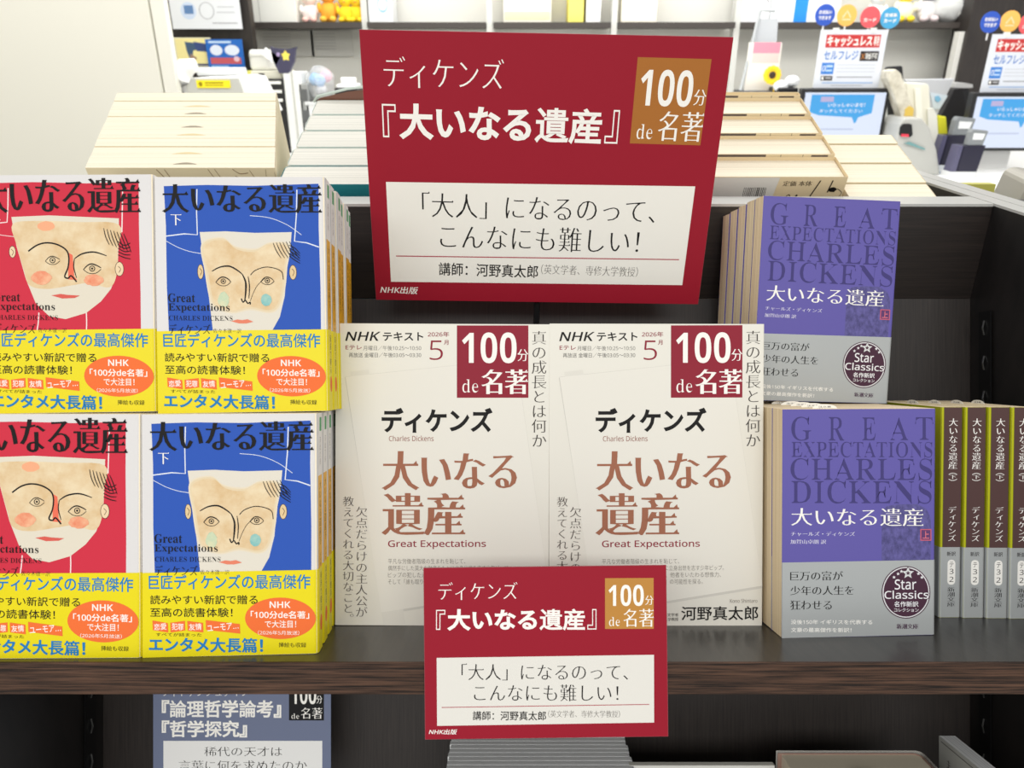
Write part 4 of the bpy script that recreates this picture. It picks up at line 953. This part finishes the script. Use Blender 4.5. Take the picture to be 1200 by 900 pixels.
t, o = stand_thing('black_tablet', 'black tablet seen from behind above the crumpled bag', 'tablet', [(1038, 225), (1058, 225), (1058, 78), (1056, 77), (1040, 78), (1038, 80)], 2.74, .012, black)
detail(t, o, 'back_plate', [(1042, 100), (1055, 100), (1055, 81), (1042, 82)], 2.737, .003, mat((46, 46, 50), .4))
t, o = stand_thing('dark_bag', 'black bag slumped between the bag bundle and the second monitor', 'bag', [(1095, 225), (1132, 225), (1131, 110), (1128, 103), (1118, 104), (1107, 128), (1100, 140)], 2.72, .1, mat((26, 24, 26), .6))
t, o = stand_thing('receipt_printer', 'flat grey receipt printer on a black base beside the second monitor', 'printer', [(1116, 225), (1136, 225), (1136, 104), (1120, 103)], 2.80, .08, black, part='base')
detail(t, o, 'lid', [(1119, 103), (1140, 103), (1140, 99), (1131, 97), (1120, 97)], 2.795, .08, mat((196, 196, 194), .4))
def holder(px, py, s, lab):
    p = atZ(px, py, CZ); t = thing('card_case', lab, 'card case', upright(p), 'navy card cases')
    nv = mat((26, 24, 46), .35)
    put('case', MB().prism([(-.032 * s, .018 * s), (.034 * s, .018 * s), (.044 * s, .10 * s), (-.026 * s, .10 * s)], -.05 * s, 0, nv, axis='z'), t, bevel=.002)
    put('pale_side_label', MB().prism([(-.05 * s, .018 * s), (-.034 * s, .018 * s), (-.028 * s, .10 * s), (-.040 * s, .10 * s)], -.05 * s, -.001, mat((84, 82, 108), .3), axis='z'), t)  # paler violet-grey slab along the left of the case
    put('base', MB().box(-.052 * s, .03 * s, 0, .018 * s, -.06 * s, .002, mat((222, 224, 224), .3)), t)
    put('reader_head', MB().prism([(-.014 * s, .10 * s), (.036 * s, .10 * s), (.044 * s, .145 * s), (-.006 * s, .15 * s), (-.012 * s, .14 * s)], -.03 * s, -.004, mat((130, 134, 136), .35), axis='z'), t, bevel=.002)
    put('white_card', MB().prism([(-.002 * s, .118 * s), (.030 * s, .118 * s), (.034 * s, .136 * s), (-.002 * s, .138 * s)], -.005, -.002, mat((232, 234, 234), .4), axis='z'), t)
holder(1131, 208, .93, 'navy card case with grey reader head, the one nearer the rack')
holder(1113, 201, 1.10, 'navy card case with grey reader head, the one farther from the rack')
t, o = stand_thing('sponge_block', 'yellow sponge block behind the navy card cases', 'sponge', [(1098, 225), (1108, 225), (1109, 137), (1099, 135)], 2.60, .03, mat((226, 222, 50), .6))
t = thing('leaflet_strip', 'glossy blue and white leaflets lying on the counter edge', 'leaflets', Matrix.Translation(atZ(1098, 202, CZ)))
for k, c in enumerate(((226, 230, 234), (130, 150, 176), (214, 220, 224))): put('leaflet', MB().box(-.06 + k * .04, -.025 + k * .04, -.04, .05, 0, .002, mat(c, .3)), t)
t = thing('cable_clips', 'pair of small grey clips on the white counter under the second monitor', 'clips', Matrix.Translation(atZ(1167, 196, CZ)))
for k in (0, 1): put('clip', MB().tube([(k * .016 - .008, 0, 0), (k * .016 - .006, 0, .014), (k * .016 - .001, 0, .017)], .003, mat((120, 120, 112), .4), 6), t)
# the neighbouring rack: its own back panel, trims and tray, with a plastic stand and a file
nr = thing('neighbour_rack', 'neighbouring dark rack whose pale side trim runs beside the display rack', 'shelf', Matrix())
X0 = XR + .0160
put('back_panel', MB().box(X0 + .019, 1.25, .6537, .688, .1, 1.234, wood_upper), nr)
put('side_panel', MB().prism([(.352, 0), (.352, 1.07), (.60, 1.2345), (1.25, 1.2345), (1.25, 0)], X0, X0 + .0148, wood_side, axis='x'), nr)
put('side_trim', MB().box(X0, X0 + .0148, .60, 1.25, 1.2345, 1.2366, white_edge), nr)
put('tray', MB().box(X0 + .019, 1.25, .69, 1.06, 1.10, 1.15, wood_side), nr)
t = thing('plastic_stand', 'grey curved plastic stand lying in the neighbouring rack behind the trim', 'stand', Matrix.Translation(Vector((.565, .80, 1.151))) @ Matrix.Rotation(R(-16), 4, 'Z'))
gm = mat((168, 164, 154), .35)
put('shell', MB().prism([(-.066, 0), (.12, 0), (.12, .062), (.07, .072), (.02, .080), (-.040, .090), (-.048, .086)], -.05, .04, gm, axis='y'), t, bevel=.004)
put('rib', MB().tube([(-.05, -.0515, .055), (.0, -.0515, .050), (.03, -.0515, .054), (.045, -.0515, .066)], .0010, mat((140, 137, 128), .4), 6), t)
put('end_cap', MB().prism([(.05, 0), (.058, 0), (.060, .076), (.052, .077)], -.054, .044, mat((190, 188, 182), .3), axis='y'), t)
t = thing('green_file', 'yellow-green file standing in the neighbouring rack behind the trim', 'file', Matrix.Translation(Vector((.476, .80, 1.151)))); put('cover', MB().box(-.018, .018, 0, .012, 0, .0785, mat((190, 186, 90), .5)), t)
